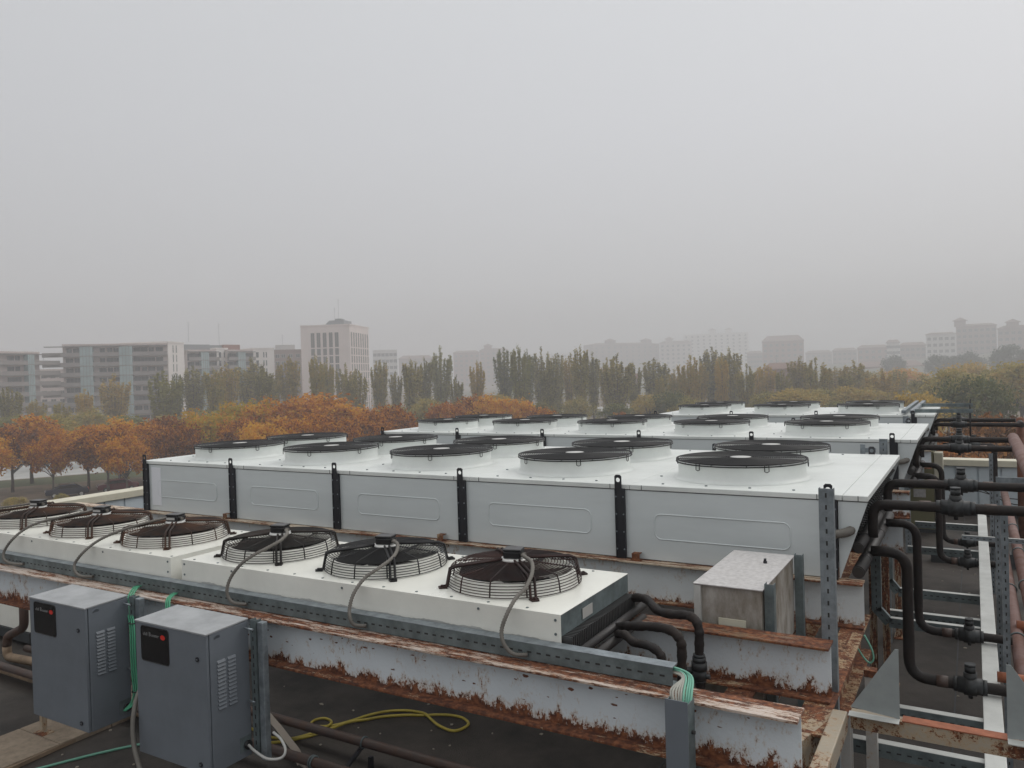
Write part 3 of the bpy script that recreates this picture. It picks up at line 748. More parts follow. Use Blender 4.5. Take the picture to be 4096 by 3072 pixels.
# ------------------------------------------------------------------ small condensers with basket fans
def make_basket(guard):
    t = MB().lathe((0,0,0), [(.375,.0005),(.368,.004),(.352,.008),(.345,.02),(.342,.072),(.336,.078),(.330,.072),(.330,-.03)], 56).build('fan_shroud', M['cream'])
    g = MB()
    for i in range(7):
        f_ = i/6; g.ring((0,0,.010+.088*f_), .385-.022*f_**2, .0025, 56, 4)
    for i in range(17): 
        f_ = i/16; g.ring((0,0,.102+.022*f_), .355-.275*f_, .0026, 52, 4)
    for k in range(12):
        a = 2*PI*k/12 + .18; c, s_ = math.cos(a), math.sin(a)
        p = [(.385,.008),(.375,.07),(.363,.100),(.30,.105)] + ([(.08,.124)] if k % 3 == 0 else [(.22,.113)])
        g.tube([(c*r,s_*r,z) for r, z in p], .0042, 5)
    g.build('fan_guard', guard, t)
    for k in range(4):
        a = PI/4 + k*PI/2; c, s_ = math.cos(a), math.sin(a); m_ = MB()
        for sg in (-1, 1):
            ox, oy = -s_*.014*sg, c*.014*sg
            m_.tube([(c*.07+ox,s_*.07+oy,.134),(c*.34+ox,s_*.34+oy,.118),(c*.372+ox,s_*.372+oy,.105),(c*.392+ox,s_*.392+oy,.012),(c*.42+ox,s_*.42+oy,.006)], .0075, 6)
        m_.prism([(c*.395-s_*.026,s_*.395+c*.026,.001),(c*.44-s_*.02,s_*.44+c*.02,.001),(c*.44+s_*.02,s_*.44-c*.02,.001),(c*.395+s_*.026,s_*.395-c*.026,.001)], (0,0,.008))
        m_.cyl((c*.42,s_*.42,.008),(c*.42,s_*.42,.018),.009,6)
        m_.build('bracket_arm', guard if k != 0 else guard, t)
    h = MB(); h.lathe((0,0,0), [(.0,.137),(.074,.137),(.078,.131),(.078,.126)], 24); h.build('hub_disc', M['hub'], t)
    b = MB(); b.cyl((0,0,.0),(0,0,.124),.066,20)
    for k in range(7):
        for j in range(5):
            r0, r1 = .07+j*.052, .07+(j+1)*.052; a0 = 2*PI*k/7+.12*j; a1 = a0+.12; wd = .45
            b.add([(r0*math.cos(a0),r0*math.sin(a0),.075),(r1*math.cos(a1),r1*math.sin(a1),.075),(r1*math.cos(a1+wd),r1*math.sin(a1+wd),.02),(r0*math.cos(a0+wd),r0*math.sin(a0+wd),.02)], [(0,1,2,3)])
    b.disc((0,0,-.01), .33, 40)  # not a fan part: black disc stands in for shade in the opening
    b.build('impeller', M['blade'], t)
    bx = MB(); bx.box(-.052,.052,-.045,.045,.138,.176); 
    bo = bx.build('terminal_box', M['blackplastic'], t, .006); bo.rotation_euler = (0,0,.25)
    lid = MB(); lid.box(-.055,.055,-.048,.048,.177,.192); lo = lid.build('terminal_box_lid', M['blackplastic'], bo, .006)
    gl = MB(); gl.cyl((.052,-.01,.158),(.075,-.015,.158),.012,8); gl.build('cable_gland', M['conduit'], bo)
    return t, bo
def small_unit(label, x0, x1, fans, guards, sticker=False):
    plate = M['cream'] if sticker else M['galvdark']
    zt = -1.194; zb = -1.338; yf, yb = 3.412, 4.285
    t = thing('condenser', label, 'condenser', (x0, yf, zb), 0, 'low cream condensers with basket fans')
    L = x1-x0; D = yb-yf; H = zt-zb
    m_ = MB(); m_.box(0,L,0,D,H-.003,H); m_.box(0,L,0,.0015,0,H-.003); m_.box(0,L,D-.0015,D,0,H-.003)
    m_.build('casing', M['cream'], t, .0015)
    MB().box(L-.0035,L-.0015,.002,D-.002,.035 if not sticker else -.05,H-.0032).build('end_plate', plate, t)
    MB().box(.0015,.0035,.002,D-.002,.002,H-.0032).build('end_plate', M['cream'], t)
    MB().box(.03,L-.03,.01,D-.01,-.06,H-.02).build('coil', M['fins'], t)
    m_ = MB()
    for i in range(40):
        y = .02+i*.021
        if not sticker: m_.box(L-.03, L+.050, y, y+.007, -.058, .034)
    if not sticker: m_.build('coil_end_fins', M['fin_edge'], t)
    m_ = MB()
    for fx in np.arange(.09, L, .235):
        for yy in (.035, D-.035): m_.cyl((fx,yy,H),(fx,yy,H+.003),.008,8)
    for z in (.045,.115):
        for xx in (.03, L-.03): m_.cyl((xx,-.004,z),(xx,.001,z),.007,8)
    for fx in np.arange(.5, L-.2, .95): m_.cyl((fx,-.004,H*.8),(fx,.001,H*.8),.007,8)
    m_.build('screws', M['galvdark'], t)
    for lx in (.2, L-.2): MB().box(lx-.03,lx+.03,.74,.80,-.079,-.06).build('foot', M['galvdark'], t)
    for i, (fx, gm) in enumerate(zip(fans, guards)):
        f, bo = make_basket(gm)
        f.parent = t; f.location = (fx-x0, .453, H); 
        if sticker: MB().box(-.045,.03,-.0495,-.0485,.150,.168).build('box_label', M['hub'], bo)
    return t
u = small_unit('right-hand low cream condenser with three basket fans, ending in open coil fins', -4.655, -1.772, (-2.30,-3.245,-4.19), (M['guardrust2'], M['guard'], M['guarddark']))
MB().box(2.8855,2.888,.24,.36,.055,.110).build('rating_plate', M['hub'], u)
for (y0,y1,z,x,r) in ((.035,.90,-.038,2.965,.022),(.04,.80,-.082,3.0,.025)):
    MB().cyl((x,y0,z),(x,y1,z),r,16).build('header_pipe', M['pipegrey'], u)
small_unit('left-hand low cream condenser with rust-brown basket fans, cut off by the left edge', -7.95, -4.772, (-5.325,-6.28,-7.23), (M['guardrust'],)*3, True)

def aty(px, py, y):
    r = ray(px, py); return Vector(r*(y/r[1]))
def conduit(label, pts):
    mb = MB(); mb.tube(smooth_path(pts, 12), .0118, 9, 0, False, .26)
    tag(mb.build('flexible_conduit', M['conduit']), label, 'conduit', 'grey corrugated conduits from the small fans')
conduit('grey corrugated conduit looping from the rightmost basket fan down to the tray', [(-2.235,3.85,-1.036),(-2.186,3.8,-1.031),(-2.10,3.72,-1.035),(-2.045,3.62,-1.068),(-2.019,3.5,-1.111),(-2.031,3.42,-1.145),(-2.038,3.34,-1.205),(-2.047,3.3,-1.276),(-2.022,3.28,-1.336),(-1.974,3.29,-1.38),(-1.917,3.325,-1.385)])
conduit('grey corrugated conduit from the black basket fan second from the right', [(-3.175,3.85,-1.036),(-3.098,3.8,-1.035),(-3.041,3.72,-1.060),(-3.001,3.62,-1.079),(-3.0,3.5,-1.108),(-3.036,3.42,-1.15),(-3.047,3.34,-1.215),(-3.047,3.3,-1.29),(-3.027,3.28,-1.345),(-3.002,3.29,-1.378),(-2.95,3.325,-1.385)])
conduit('grey corrugated conduit from the third basket fan from the right, beside the casing joint', [(-4.12,3.85,-1.036),(-4.06,3.8,-1.029),(-3.97,3.72,-1.025),(-3.92,3.62,-1.043),(-3.92,3.5,-1.071),(-3.93,3.42,-1.09),(-3.969,3.34,-1.137),(-4.03,3.3,-1.225),(-4.044,3.28,-1.314),(-4.003,3.29,-1.375),(-3.92,3.325,-1.385)])
conduit('long smooth conduit from the left condenser fan nearest the casing joint', [(-5.39,3.84,-1.036),(-5.44,3.72,-1.050),(-5.523,3.62,-1.078),(-5.602,3.5,-1.12),(-5.654,3.42,-1.165),(-5.681,3.34,-1.226),(-5.719,3.3,-1.299),(-5.688,3.28,-1.35),(-5.63,3.29,-1.382),(-5.54,3.325,-1.385)])
conduit('long smooth conduit from the middle fan of the left condenser', [(-6.34,3.84,-1.036),(-6.39,3.72,-1.050),(-6.463,3.62,-1.067),(-6.555,3.5,-1.095),(-6.63,3.42,-1.144),(-6.66,3.34,-1.215),(-6.695,3.3,-1.296),(-6.667,3.28,-1.35),(-6.59,3.29,-1.382),(-6.47,3.325,-1.385)])
conduit('conduit leaving the far left fan towards the left edge of the frame', [(-7.29,3.84,-1.036),(-7.36,3.72,-1.045),(-7.45,3.62,-1.055),(-7.54,3.5,-1.075),(-7.62,3.42,-1.11),(-7.66,3.33,-1.22),(-7.66,3.29,-1.34),(-7.5,3.325,-1.385)])

# cable tray
t = thing('cable_tray', 'long perforated galvanised cable tray lying on the front beam', 'cable tray', (0,0,0))
mb = MB(); slotted(mb, (-8.5,3.335,-1.373), (-1.18,3.335,-1.373), .082, .06, (0,-1,0), .0525)
mb.build('perforated_side', [M['galvdark'], M['seam']], t)
for a, b in ((-8.5,-5.61),(-5.608,-4.05),(-4.048,-1.18)): MB().box(a,b,3.333,3.402,-1.332,-1.329).build('lid', M['galv'], t)
ch = MB()      # scuffs and paint chips on the front beam web
for i in range(46):
    x = random.uniform(-4.3,-.75); z = random.uniform(-1.60,-1.44); a_ = random.uniform(.004,.014)*(2.0 if i % 9 == 0 else 1); b_ = a_*random.uniform(.25,.6)
    ch.add([(x+a_*math.cos(t)*random.uniform(.6,1.2), 3.2948, z+b_*math.sin(t)*random.uniform(.6,1.2)) for t in [2*PI*k/9 for k in range(9)]], [tuple(range(9))])
fb = [o for o in COL.objects if o.get('label','').startswith('rusty white steel beam in front')][0]
co_ = ch.build('paint_chips', M['rustdeep'], fb); co_.location = (-fb.location.x, -fb.location.y, -fb.location.z)
mb = MB(); n_ = 160; top = []
for i in range(n_+1):
    x = -4.45 + (4.45-1.78)*i/n_
    top.append((x, 3.4085, -1.326 + .004*math.sin(i*.35)+ .003*math.sin(i*.11+1)+random.uniform(-.003,.003)))
for i in range(n_):
    a, b = top[i], top[i+1]; mb.add([(a[0],3.4085,-1.336),(b[0],3.4085,-1.336),b,a], [(0,1,2,3)])
mb.build('ragged_sealing_strip', M['galvlight'], t)
# cables out of the tray and the down duct
t = thing('cable_bundle', 'bundle of green and grey cables spilling from the tray end into the duct', 'cables', (0,0,0))
for k in range(9):
    dx = -.034+.0095*k; dy = random.uniform(-.012,.012)
    pts = [(-1.30,3.37+dy,-1.375+.003*k),(-1.19,3.365+dy,-1.362+.003*k),(-1.135+.5*abs(dx)+.004*k,3.30+dy,-1.352+.002*k),(-1.10+dx*1.2,3.20+dy*.5,-1.372),(-1.09+dx,3.165+dy*.5,-1.42),(-1.09+dx,3.16,-1.50)]
    MB().tube(smooth_path(pts,5), .0052, 7).build('cable', M['greencable'] if k > 4 else M['greycable'], t)
t = thing('cable_duct', 'upright blue-grey metal duct strapped in front of the front beam', 'cable duct', (-1.14,3.115,-2.45))
MB().box(0,.098,0,.004,0,1.072).build('face', M['cabinet'], t); mb = MB(); mb.box(.0945,.098,.004,.09,0,1.06); mb.box(0,.0035,.004,.09,0,1.06); mb.build('sides', M['galvdark'], t)
MB().cyl((.098,.05,.93),(.112,.05,.93),.008,8).build('bolt', M['seam'], t)
# cables that drop behind the cabinets
def cab_cables(label, paths, mt='green', r=.0052):
    t = thing('cable_drop', label, 'cables', (0,0,0))
    for p in paths: MB().tube(smooth_path(p,6), r, 7).build('cable', M[mt], t)
    return t
F1 = lambda x, y, d, o=0: aty((x+o)*.7065, 1900+y*.7065, d)
ps = [[F1(x,y,d,12*k) for x,y,d in ((775,628,3.33),(752,642,3.25),(726,690,3.17),(720,760,3.12),(733,830,3.08),(738,900,3.06),(741,1000,3.05),(748,1130,3.05),(758,1225,3.05),(742,1290,3.03))] + [F1(700,1335,3.0,5*k)] for k in range(3)]
t = cab_cables('three green cables dropping from the tray beside the left grey cabinet', ps)
mb = MB()
for q in (F1(750,838,3.075), F1(767,1225,3.05)): mb.ring(tuple(q), .021, .004, 12, 4)
mb.build('cable_tie', M['seam'], t)
cab_cables('short green cables dropping behind the nearer grey cabinet', [[F1(x,y,d,10*k) for x,y,d in ((985,668,3.33),(965,680,3.25),(943,705,3.18),(940,750,3.15),(943,830,3.13))] for k in range(3)])
cab_cables('thick grey hose hanging down past the left edge of the nearer cabinet', [[F1(x,y,d) for x,y,d in ((820,1170,2.96),(782,1240,2.87),(760,1330,2.80),(752,1430,2.77),(762,1550,2.75),(800,1690,2.73))]], 'conduit', .014)
# cabinets
def louver(mb, x, y0, y1, z):
    mb.add([(x,y0,z+.011),(x,y1,z+.011),(x+.009,y1-.002,z-.004),(x+.009,y0+.002,z-.004),(x,y0,z-.006),(x,y1,z-.006)], [(0,1,2,3),(3,2,5,4),(0,3,4),(1,5,2)])
def cabinet(label, x0):
    W, D, H = .627, .29, .79
    t = thing('control_cabinet', label, 'cabinet', (x0,2.81,-2.163), 0, 'blue-grey control cabinets')
    MB().box(.004,W,.022,D,0,H-.012).build('body', M['cabinet'], t, .004)
    m_ = MB(); m_.prism([(-.003,-.004,H-.006),(W+.003,-.004,H-.006),(W+.003,D,H+.004),(-.003,D,H+.004)], (0,0,-.010)); m_.build('roof', M['cabtop'], t, .002)
    d = MB().box(0,W-.002,0,.018,.002,H-.017).build('door', M['cabinet'], t, .003)
    rr = rounded_rect(.055,.305,H-.235,H-.03,.018,-.0015,4)
    m_ = MB(); m_.add([(p[0],-.0015,p[2]) for p in rr][::-1], [tuple(range(len(rr)))]); m_.build('door_window', M['window'], t)
    m_ = MB(); m_.tube(rr, .0025, 4, 0, True); m_.build('window_gasket', M['blackplastic'], t)
    for z in (H-.155, .05): 
        m_ = MB(); m_.cyl((W-.075,-.006,z),(W-.075,.0,z),.013,14); m_.box(W-.083,W-.067,-.0075,-.006,z-.0025,z+.0025,1); m_.build('lock', [M['black'],M['galv']], t)
    m_ = MB()
    for c in ((.066,.122),(.137,.193)):
        for k in range(13): louver(m_, W, c[0], c[1], H-.185-k*.0215)
    m_.build('louvres', M['cabinet'], t)
    m_ = MB(); m_.box(W,W+.002,D-.085,D-.004,.035,.125); m_.build('gland_plate', M['galvdark'], t)
    m_ = MB(); m_.cyl((W+.002,D-.035,.07),(W+.016,D-.035,.07),.026,16); m_.build('grommet', M['blackplastic'], t)
    MB().cyl((W+.002,.07,H-.045),(W+.001,.07,H-.0445),.02,16).build('blank_cap', M['cabinet'], t)
    # lettering on the window
    for txt, x, sz, mtn in (('chill', .075, .026, 'logo'), ('B', .128, .034, 'logo'), ('ooster', .150, .026, 'logo')):
        cu = bpy.data.curves.new('lettering', 'FONT'); cu.body = txt; cu.size = sz; cu.extrude = .0003; cu.fill_mode = 'BOTH'
        tmp = bpy.data.objects.new('lettering', cu); COL.objects.link(tmp)
        dg = bpy.context.evaluated_depsgraph_get(); me = bpy.data.meshes.new_from_object(tmp.evaluated_get(dg))
        bpy.data.objects.remove(tmp); me.materials.clear(); me.materials.append(M[mtn])
        o = bpy.data.objects.new('lettering', me); COL.objects.link(o); o.parent = t; o.location = (x,-.0028,H-.085); o.rotation_euler = (PI/2,0,0)
    m_ = MB(); n = 20; m_.add([(.255+.022*math.cos(2*PI*k/n), -.003, H-.078+.0145*math.sin(2*PI*k/n)) for k in range(n)][::-1], [tuple(range(n))]); m_.build('red_emblem', M['red'], t)
    return t
cabinet('left blue-grey control cabinet with dark door window, under the tray', -5.412)
cabinet('nearer blue-grey control cabinet with dark door window, right of the green cables', -4.277)
for (x, z0, lb) in ((-3.585, -2.16, 'slotted upright strut holding the nearer grey cabinet'), (-4.722, -2.05, 'slotted upright strut holding the left grey cabinet')):
    t = thing('cabinet_strut', lb, 'strut', (0,0,0), 0, 'cabinet struts')
    mb = MB(); slotted(mb, (x-.022,3.095,z0), (x-.022,3.095,-1.375), .044, .045, (0,-1,0), .05); mb.build('channel', [M['galvdark'],M['seam']], t)
    MB().box(x+.008,x+.052,3.10,3.14,z0-.02,-1.385).build('tube', M['galv'], t, .004)
    mb = MB(); mb.cyl((x-.05,3.06,-1.415),(x+.02,3.06,-1.415),.006,8); mb.cyl((x-.05,3.075,-1.84),(x+.0,3.075,-1.84),.006,8); mb.build('bolts', M['galv'], t)
mb = MB(); mb.tube(smooth_path([(-3.64,3.065,-2.093),(-3.56,3.04,-2.10),(-3.45,3.03,-2.115),(-3.36,3.05,-2.10),(-3.345,3.07,-2.06),(-3.40,3.09,-2.02),(-3.47,3.10,-2.0)],12), .0085, 8, 0, False, .12)
tag(mb.build('white_conduit', M['conduit_white']), 'short white conduit looping out of the nearer cabinet', 'conduit')

# stained metal box on struts
t = thing('metal_box', 'stained galvanised metal box behind the dark-topped beam', 'box', (-1.378,4.30,-1.95))
MB().box(0,.366,.01,.87,0,.735).build('body', M['galvstain'], t, .004)
MB().box(-.008,.376,-.008,.878,.735,.742).build('lid', M['galvstain_top'], t, .002)
MB().box(-.004,.035,-.006,.01,0,.732).build('corner_flashing', M['galvlight'], t)
mb = MB(); mb.cyl((.255,.60,.742),(.255,.60,.756),.012,8); mb.cyl((.255,.60,.756),(.255,.60,.770),.008,8); mb.build('bolt', M['black'], t)
MB().box(.13,.28,.002,.0098,.50,.56).build('nameplate', M['coping'], t)
for (y, zt, lb) in ((4.34,-1.185,'front blue-grey strut beside the stained metal box'),(5.16,-1.20,'rear blue-grey strut beside the stained metal box')):
    mb = MB(); slotted(mb, (-.978,y,RZ), (-.978,y,zt), .050, .05, (0,-1,0), .06)
    if y < 5: mb.cyl((-.96,y+.02,-1.53),(-.88,y+.02,-1.53),.005,8)
    tag(mb.build('box_strut', [M['galvdark'],M['galvdark']]), lb, 'strut', 'struts of the stained metal box')

# insulated pipes from the small condenser
def wrapped(label, pts, r=.024, vz=None):
    t = thing('wrapped_pipe', label, 'pipe', (0,0,0), 0, 'black wrapped pipes of the small condenser')
    pp = smooth_path(pts, 8); MB().tube(pp, [r*(1+.06*math.sin(i*.9)+random.uniform(-.05,.05)) for i in range(len(pp))], 12).build('pipe', M['foam'], t)
    return t
A = [aty(2500+x/1.707, 2100+y/1.707, d) for x, y, d in ((30,520,4.28),(75,495,4.22),(150,510,4.15),(225,585,4.05),(330,610,3.98),(420,615,3.95),(480,650,3.93),(505,720,3.92),(507,800,3.92),(507,960,3.92),(515,1100,3.92),(515,1200,3.92))]
wt = wrapped('black wrapped pipe farthest from the camera, with a valve before it dives down', A)
mb = MB(); c = A[9]; 
for (a, b, r_) in ((-.02,.02,.040),(.02,.045,.034),(.045,.06,.030),(-.07,-.02,.036),(-.085,-.07,.032)): mb.cyl(c+Vector((0,0,a)), c+Vector((0,0,b)), r_, 14)
mb.cyl(c+Vector((-.02,0,-.03)), c+Vector((-.10,-.02,-.03)), .018, 10); mb.cyl(c+Vector((.02,0,-.05)), c+Vector((.055,0,-.05)), .012, 10)
mb.build('valve', M['valve'], wt)
wrapped('black wrapped pipe in the middle, curving down next to the valve', [aty(2500+x/1.707, 2100+y/1.707, d) for x, y, d in ((-60,700,3.88),(0,690,3.86),(100,690,3.82),(240,700,3.78),(330,730,3.76),(378,790,3.75),(388,860,3.75),(388,960,3.75),(388,1090,3.75),(388,1200,3.75))])
wrapped('short black wrapped pipe nearest the camera, curving down behind the tray', [aty(2500+x/1.707, 2100+y/1.707, d) for x, y, d in ((-50,745,3.80),(0,750,3.75),(60,800,3.70),(150,820,3.66),(220,860,3.65),(255,920,3.65),(262,1010,3.65),(262,1100,3.65))], .022)

# yellow hose, dark pipes and strap on the roof
hose = [[-5.45,4.6],[-5.21,4.56],[-5.08,4.56],[-4.98,4.6],[-4.92,4.66],[-4.84,4.75],[-4.82,4.87],[-4.83,4.95],[-4.9,5.02],[-4.98,5.03],[-5.03,4.98],[-5.02,4.91],[-4.96,4.88],[-4.87,4.91],[-4.79,4.99],[-4.73,5.11],[-4.67,5.26],[-4.58,5.39],[-4.44,5.48],[-4.3,5.51],[-4.2,5.47],[-4.08,5.4],[-3.96,5.34],[-3.84,5.34],[-3.78,5.4],[-3.78,5.51],[-3.87,5.58],[-3.98,5.59],[-4.11,5.55],[-4.24,5.47],[-4.37,5.41],[-4.54,5.29],[-4.63,5.18],[-4.71,5.04],[-4.76,4.88],[-4.84,4.74],[-4.93,4.61],[-5.06,4.48],[-5.4,4.3]]
n_ = len(hose)
mb = MB(); mb.tube(smooth_path([(x, y, RZ+.014+(.016 if 19 < i < 23 or i in (5,6,7,33,34) else 0)) for i, (x, y) in enumerate(hose)], 5), .012, 8)
tag(mb.build('yellow_hose', M['yellow']), 'thin yellow hose lying in loops on the dark roof', 'hose')
plain_pipe('dark iron pipe low under the front beam, behind the nearer cabinet strut', [(-9,4.62,-2.85),(-.9,4.62,-2.85)], .036, 'darkpipe', clamps=[(-4.16,4.62,-2.85),(-2.5,4.62,-2.85)], name='iron_pipe', group='dark iron pipes low over the roof')
plain_pipe('dark iron pipe lowest in the frame, rusty past its coupling', [(-9,4.22,-2.86),(-1.6,4.22,-2.86)], .038, 'darkpipe', clamps=[(-4.32,4.22,-2.86),(-4.30,4.22,-2.86)], name='iron_pipe', group='dark iron pipes low over the roof')
t = thing('pipe_support', 'small black angle stand propping the dark iron pipes', 'pipe stand', (0,0,0))
MB().bar((-4.2,4.64,-2.9),(-4.05,4.20,-2.92),.03,.02).build('arm', M['black'], t); MB().box(-4.02,-3.99,4.5,4.53,RZ,-2.88).build('leg', M['black'], t)
mb = MB(); pts = [(-5.3,4.62,-2.80),(-4.95,4.48,-2.84),(-4.62,4.35,-2.90),(-4.52,4.30,-2.96)]
for a, b in zip(pts[:-1], pts[1:]): mb.bar(a, b, .06, .004)
mb.cyl((-4.52,4.30,-2.95),(-4.42,4.27,-2.95),.02,8)
tag(mb.build('fabric_strap', M['strap']), 'pale flat strap slanting down beside the cabinet strut', 'strap')
# left corner: pavers, posts, tan pipes, white casing
t = thing('paver_pad', 'row of rough concrete pavers on the roof at the lower left', 'pavers', (-7.2,0,RZ))
for i in range(5): MB().box(0,.62,2.72+i*.45,2.72+i*.45+.443,0,.045).build('paver', M['paver'], t, .004)
t = thing('steel_stand', 'short steel leg with foot plate standing on the pavers', 'leg', (-6.92,3.67,RZ+.045))
MB().box(-.02,.02,-.02,.02,.006,1.26).build('leg', M['rusttube'], t); MB().box(-.07,.07,-.05,.05,0,.006).build('foot_plate', M['rustheavy'], t)
mb = MB(); mb.bar((-6.56,3.0,RZ+.02),(-6.62,4.0,RZ+.02),.05,.03); tag(mb.build('timber_batten', M['tanpipe']), 'thin weathered batten lying along the pavers', 'batten')
mb = MB(); mb.tube(smooth_path([(-6.4,3.3,RZ+.01),(-6.2,3.7,RZ+.01),(-6.0,4.0,RZ+.01),(-5.8,4.15,RZ+.01)],5), .010, 6); tag(mb.build('green_tape', M['greencable']), 'dusty green cable on the roof below the left cabinet', 'cable')
a = atz(0,2672,-2.93)
plain_pipe('tan painted pipe lying low at the far left behind the left cabinet', [(-11,a.y,-2.93),(-6.2,a.y,-2.93)], .045, 'tanpipe', name='tan_pipe')
t = thing('white_casing', 'white metal casing glimpsed under the beam at the left edge', 'casing', (-11.4,4.9,-2.95))
MB().box(0,1.95,0,1.0,.12,1.24).build('body', M['cream'], t, .01); MB().box(-.02,1.97,-.02,1.02,0,.12).build('plinth', M['curb'], t)
p0, p1, p2, p3 = [aty(x/2.148, 2300+y/2.148, 4.5) for x, y in ((205,250),(208,450),(60,530),(60,610))]
plain_pipe('dark bent pipe in front of the white casing at the left edge', [p0+Vector((0,0,.25)), p1, p2, p3], .045, 'darkpipe', .07, name='iron_pipe')
p4 = aty(270/2.148, 2300+700/2.148, 4.5)
plain_pipe('tan elbow pipe with a clamp below the dark bent pipe', [p3, p3+Vector((0,0,-.12)), p4+Vector((.9,0,-.0))], .045, 'tanpipe', .07, clamps=[], name='tan_pipe')
# twig-like wire on the left parapet
mb = MB()
for q in ([(-12.9,9.0,-2.9),(-12.9,9.2,-2.35),(-12.9,9.35,-2.15)], [(-12.9,9.55,-2.9),(-12.9,9.3,-2.3),(-12.9,9.15,-2.05)]): mb.tube(q, .018, 6)
tag(mb.build('wire_stay', M['seam']), 'crossed thin stay wires standing against the left parapet', 'wire')

# ------------------------------------------------------------------ ground, road, lawn
G0 = GZ
def gmat(name, c1, c2, sc): return mat(name, c2, .95, dirt=c1, scale=sc, bump=.3, bscale=3)
mb = MB(); mb.add([(-1500,-300,G0),(900,-300,G0),(900,1500,G0),(-1500,1500,G0)], [(0,1,2,3)]); struct(mb.build('ground', gmat('litter', (.075,.055,.035), (.16,.115,.075), .35)))
vd = Vector((-.86,.50,0)); sdv = Vector((.50,.86,0))       # view direction of the left side, and across it
def strip(name, d0, d1, z, m, s0=-80, s1=260, skew=0):
    mb = MB(); a = vd*d0; b = vd*d1
    mb.add([tuple((a+sdv*s0)+Vector((0,0,z))), tuple((b+sdv*s0)+Vector((0,0,z))), tuple((b+sdv*s1+vd*skew)+Vector((0,0,z))), tuple((a+sdv*s1+vd*skew)+Vector((0,0,z)))], [(0,1,2,3)])
    return struct(mb.build(name, m))
strip('lawn', 118, 127, G0+.004, gmat('grass', (.035,.045,.018), (.075,.085,.03), .8))
strip('pavement', 128, 150, G0+.008, gmat('pale_paving', (.32,.32,.31), (.42,.42,.41), .5), -60, 120)
strip('road', 176, 200, G0+.012, gmat('asphalt', (.05,.05,.052), (.07,.07,.07), .6), -100, 400)
strip('pavement', 202, 225, G0+.016, gmat('pale_paving2', (.30,.29,.28), (.38,.37,.36), .5), -100, 300)
# hill under the right-hand quarter
mb = MB(); NX, NY = 24, 10; vs = []
for j in range(NY+1):
    for i in range(NX+1):
        u_ = i/NX; v_ = j/NY; x = -480 + 1100*u_; y = 360 + 900*v_
        h = 22*max(0, min(1, (x+360)/450))*max(0, min(1, v_*2.5)); vs.append((x, y, G0 - .5 + h*1.0 + .6*math.sin(i*1.3+j)))
fs = [(j*(NX+1)+i, j*(NX+1)+i+1, (j+1)*(NX+1)+i+1, (j+1)*(NX+1)+i) for j in range(NY) for i in range(NX)]
mb.add(vs, fs, 0, True); struct(mb.build('hill', gmat('hill_ground', (.06,.07,.04), (.12,.11,.07), .05)))

# ------------------------------------------------------------------ cars, lamp, sign
def car(label, paint, p, heading):
    t = thing('parked_car', label, 'car', p, heading)
    prof = [(-2.15,.35),(-2.2,.75),(-2.05,.95),(-1.3,1.02),(-.75,1.45),(.75,1.48),(1.45,1.02),(2.05,.9),(2.15,.6),(2.1,.32)]
    MB().prism([(x,-.85,z) for x, z in prof], (0,1.7,0)).build('body', paint, t, .08)
    mb = MB()
    for s_ in (-.855,.85): mb.prism([(-1.15,s_,1.03),(-.68,s_,1.38),(.68,s_,1.40),(1.22,s_,1.03)], (0,.005,0))
    mb.prism([(-1.30,-.75,1.03),(-.80,-.70,1.42),(-.80,.70,1.42),(-1.30,.75,1.03)], (-.03,0,.012)); mb.prism([(1.45,-.75,1.04),(.80,-.70,1.46),(.80,.70,1.46),(1.45,.75,1.04)], (.03,0,.012))
    mb.build('glass', M['window'], t)
    for x in (-1.3, 1.35):
        for y in (-.86,.86):
            w_ = MB().cyl((x,y-.09,.32),(x,y+.09,.32),.32,18).build('wheel', M['blade'], t)
            MB().cyl((x,y-.095,.32),(x,y+.095,.32),.19,12).build('rim', M['hub'], w_)
    for y in (-.6,.6): MB().box(-2.21,-2.12,y-.16,y+.16,.66,.8).build('headlight', M['hub'], t)
    for y in (-.6,.6): MB().box(2.06,2.14,y-.16,y+.16,.7,.85).build('tail_light', M['red'], t)
    return t
car('dark blue-black car parked at the kerb below the orange trees', mat('car_navy', (.012,.016,.035), .25), (-89.2,50.9,G0), R(62))
car('dark red car parked behind the navy one below the orange trees', mat('car_red', (.14,.010,.022), .25), (-87.3,55.8,G0), R(62))
def lamp(label, p, h):
    t = thing('street_lamp', label, 'street lamp', p)
    MB().tube([(0,0,0),(0,0,h)], [.11,.06], 8).build('pole', M['galvlight'], t); MB().cyl((0,0,h),(0,0,h+.45),.22,12,0,.14).build('lamp_head', M['hub'], t)
lamp('thin pale street lamp rising over the orange trees before the flats', at(507,1690,215), 3) if False else None
p = at(507,1652,235); lamp('thin pale street lamp by the low white wall before the flats', (p.x,p.y,G0), p.z-G0)
p = at(478,1925,104); t = thing('road_sign', 'small triangular road sign among the orange tree trunks', 'road sign', (p.x,p.y,G0))
MB().cyl((0,0,0),(0,0,2.4),.04,8).build('pole', M['galv'], t); mb = MB(); mb.prism([(-.4*.5,.4*.86,1.9),(.4*.5,-.4*.86,1.9),(0,0,2.6)], (.02,.01,0)); mb.build('sign_plate', M['hub'], t)

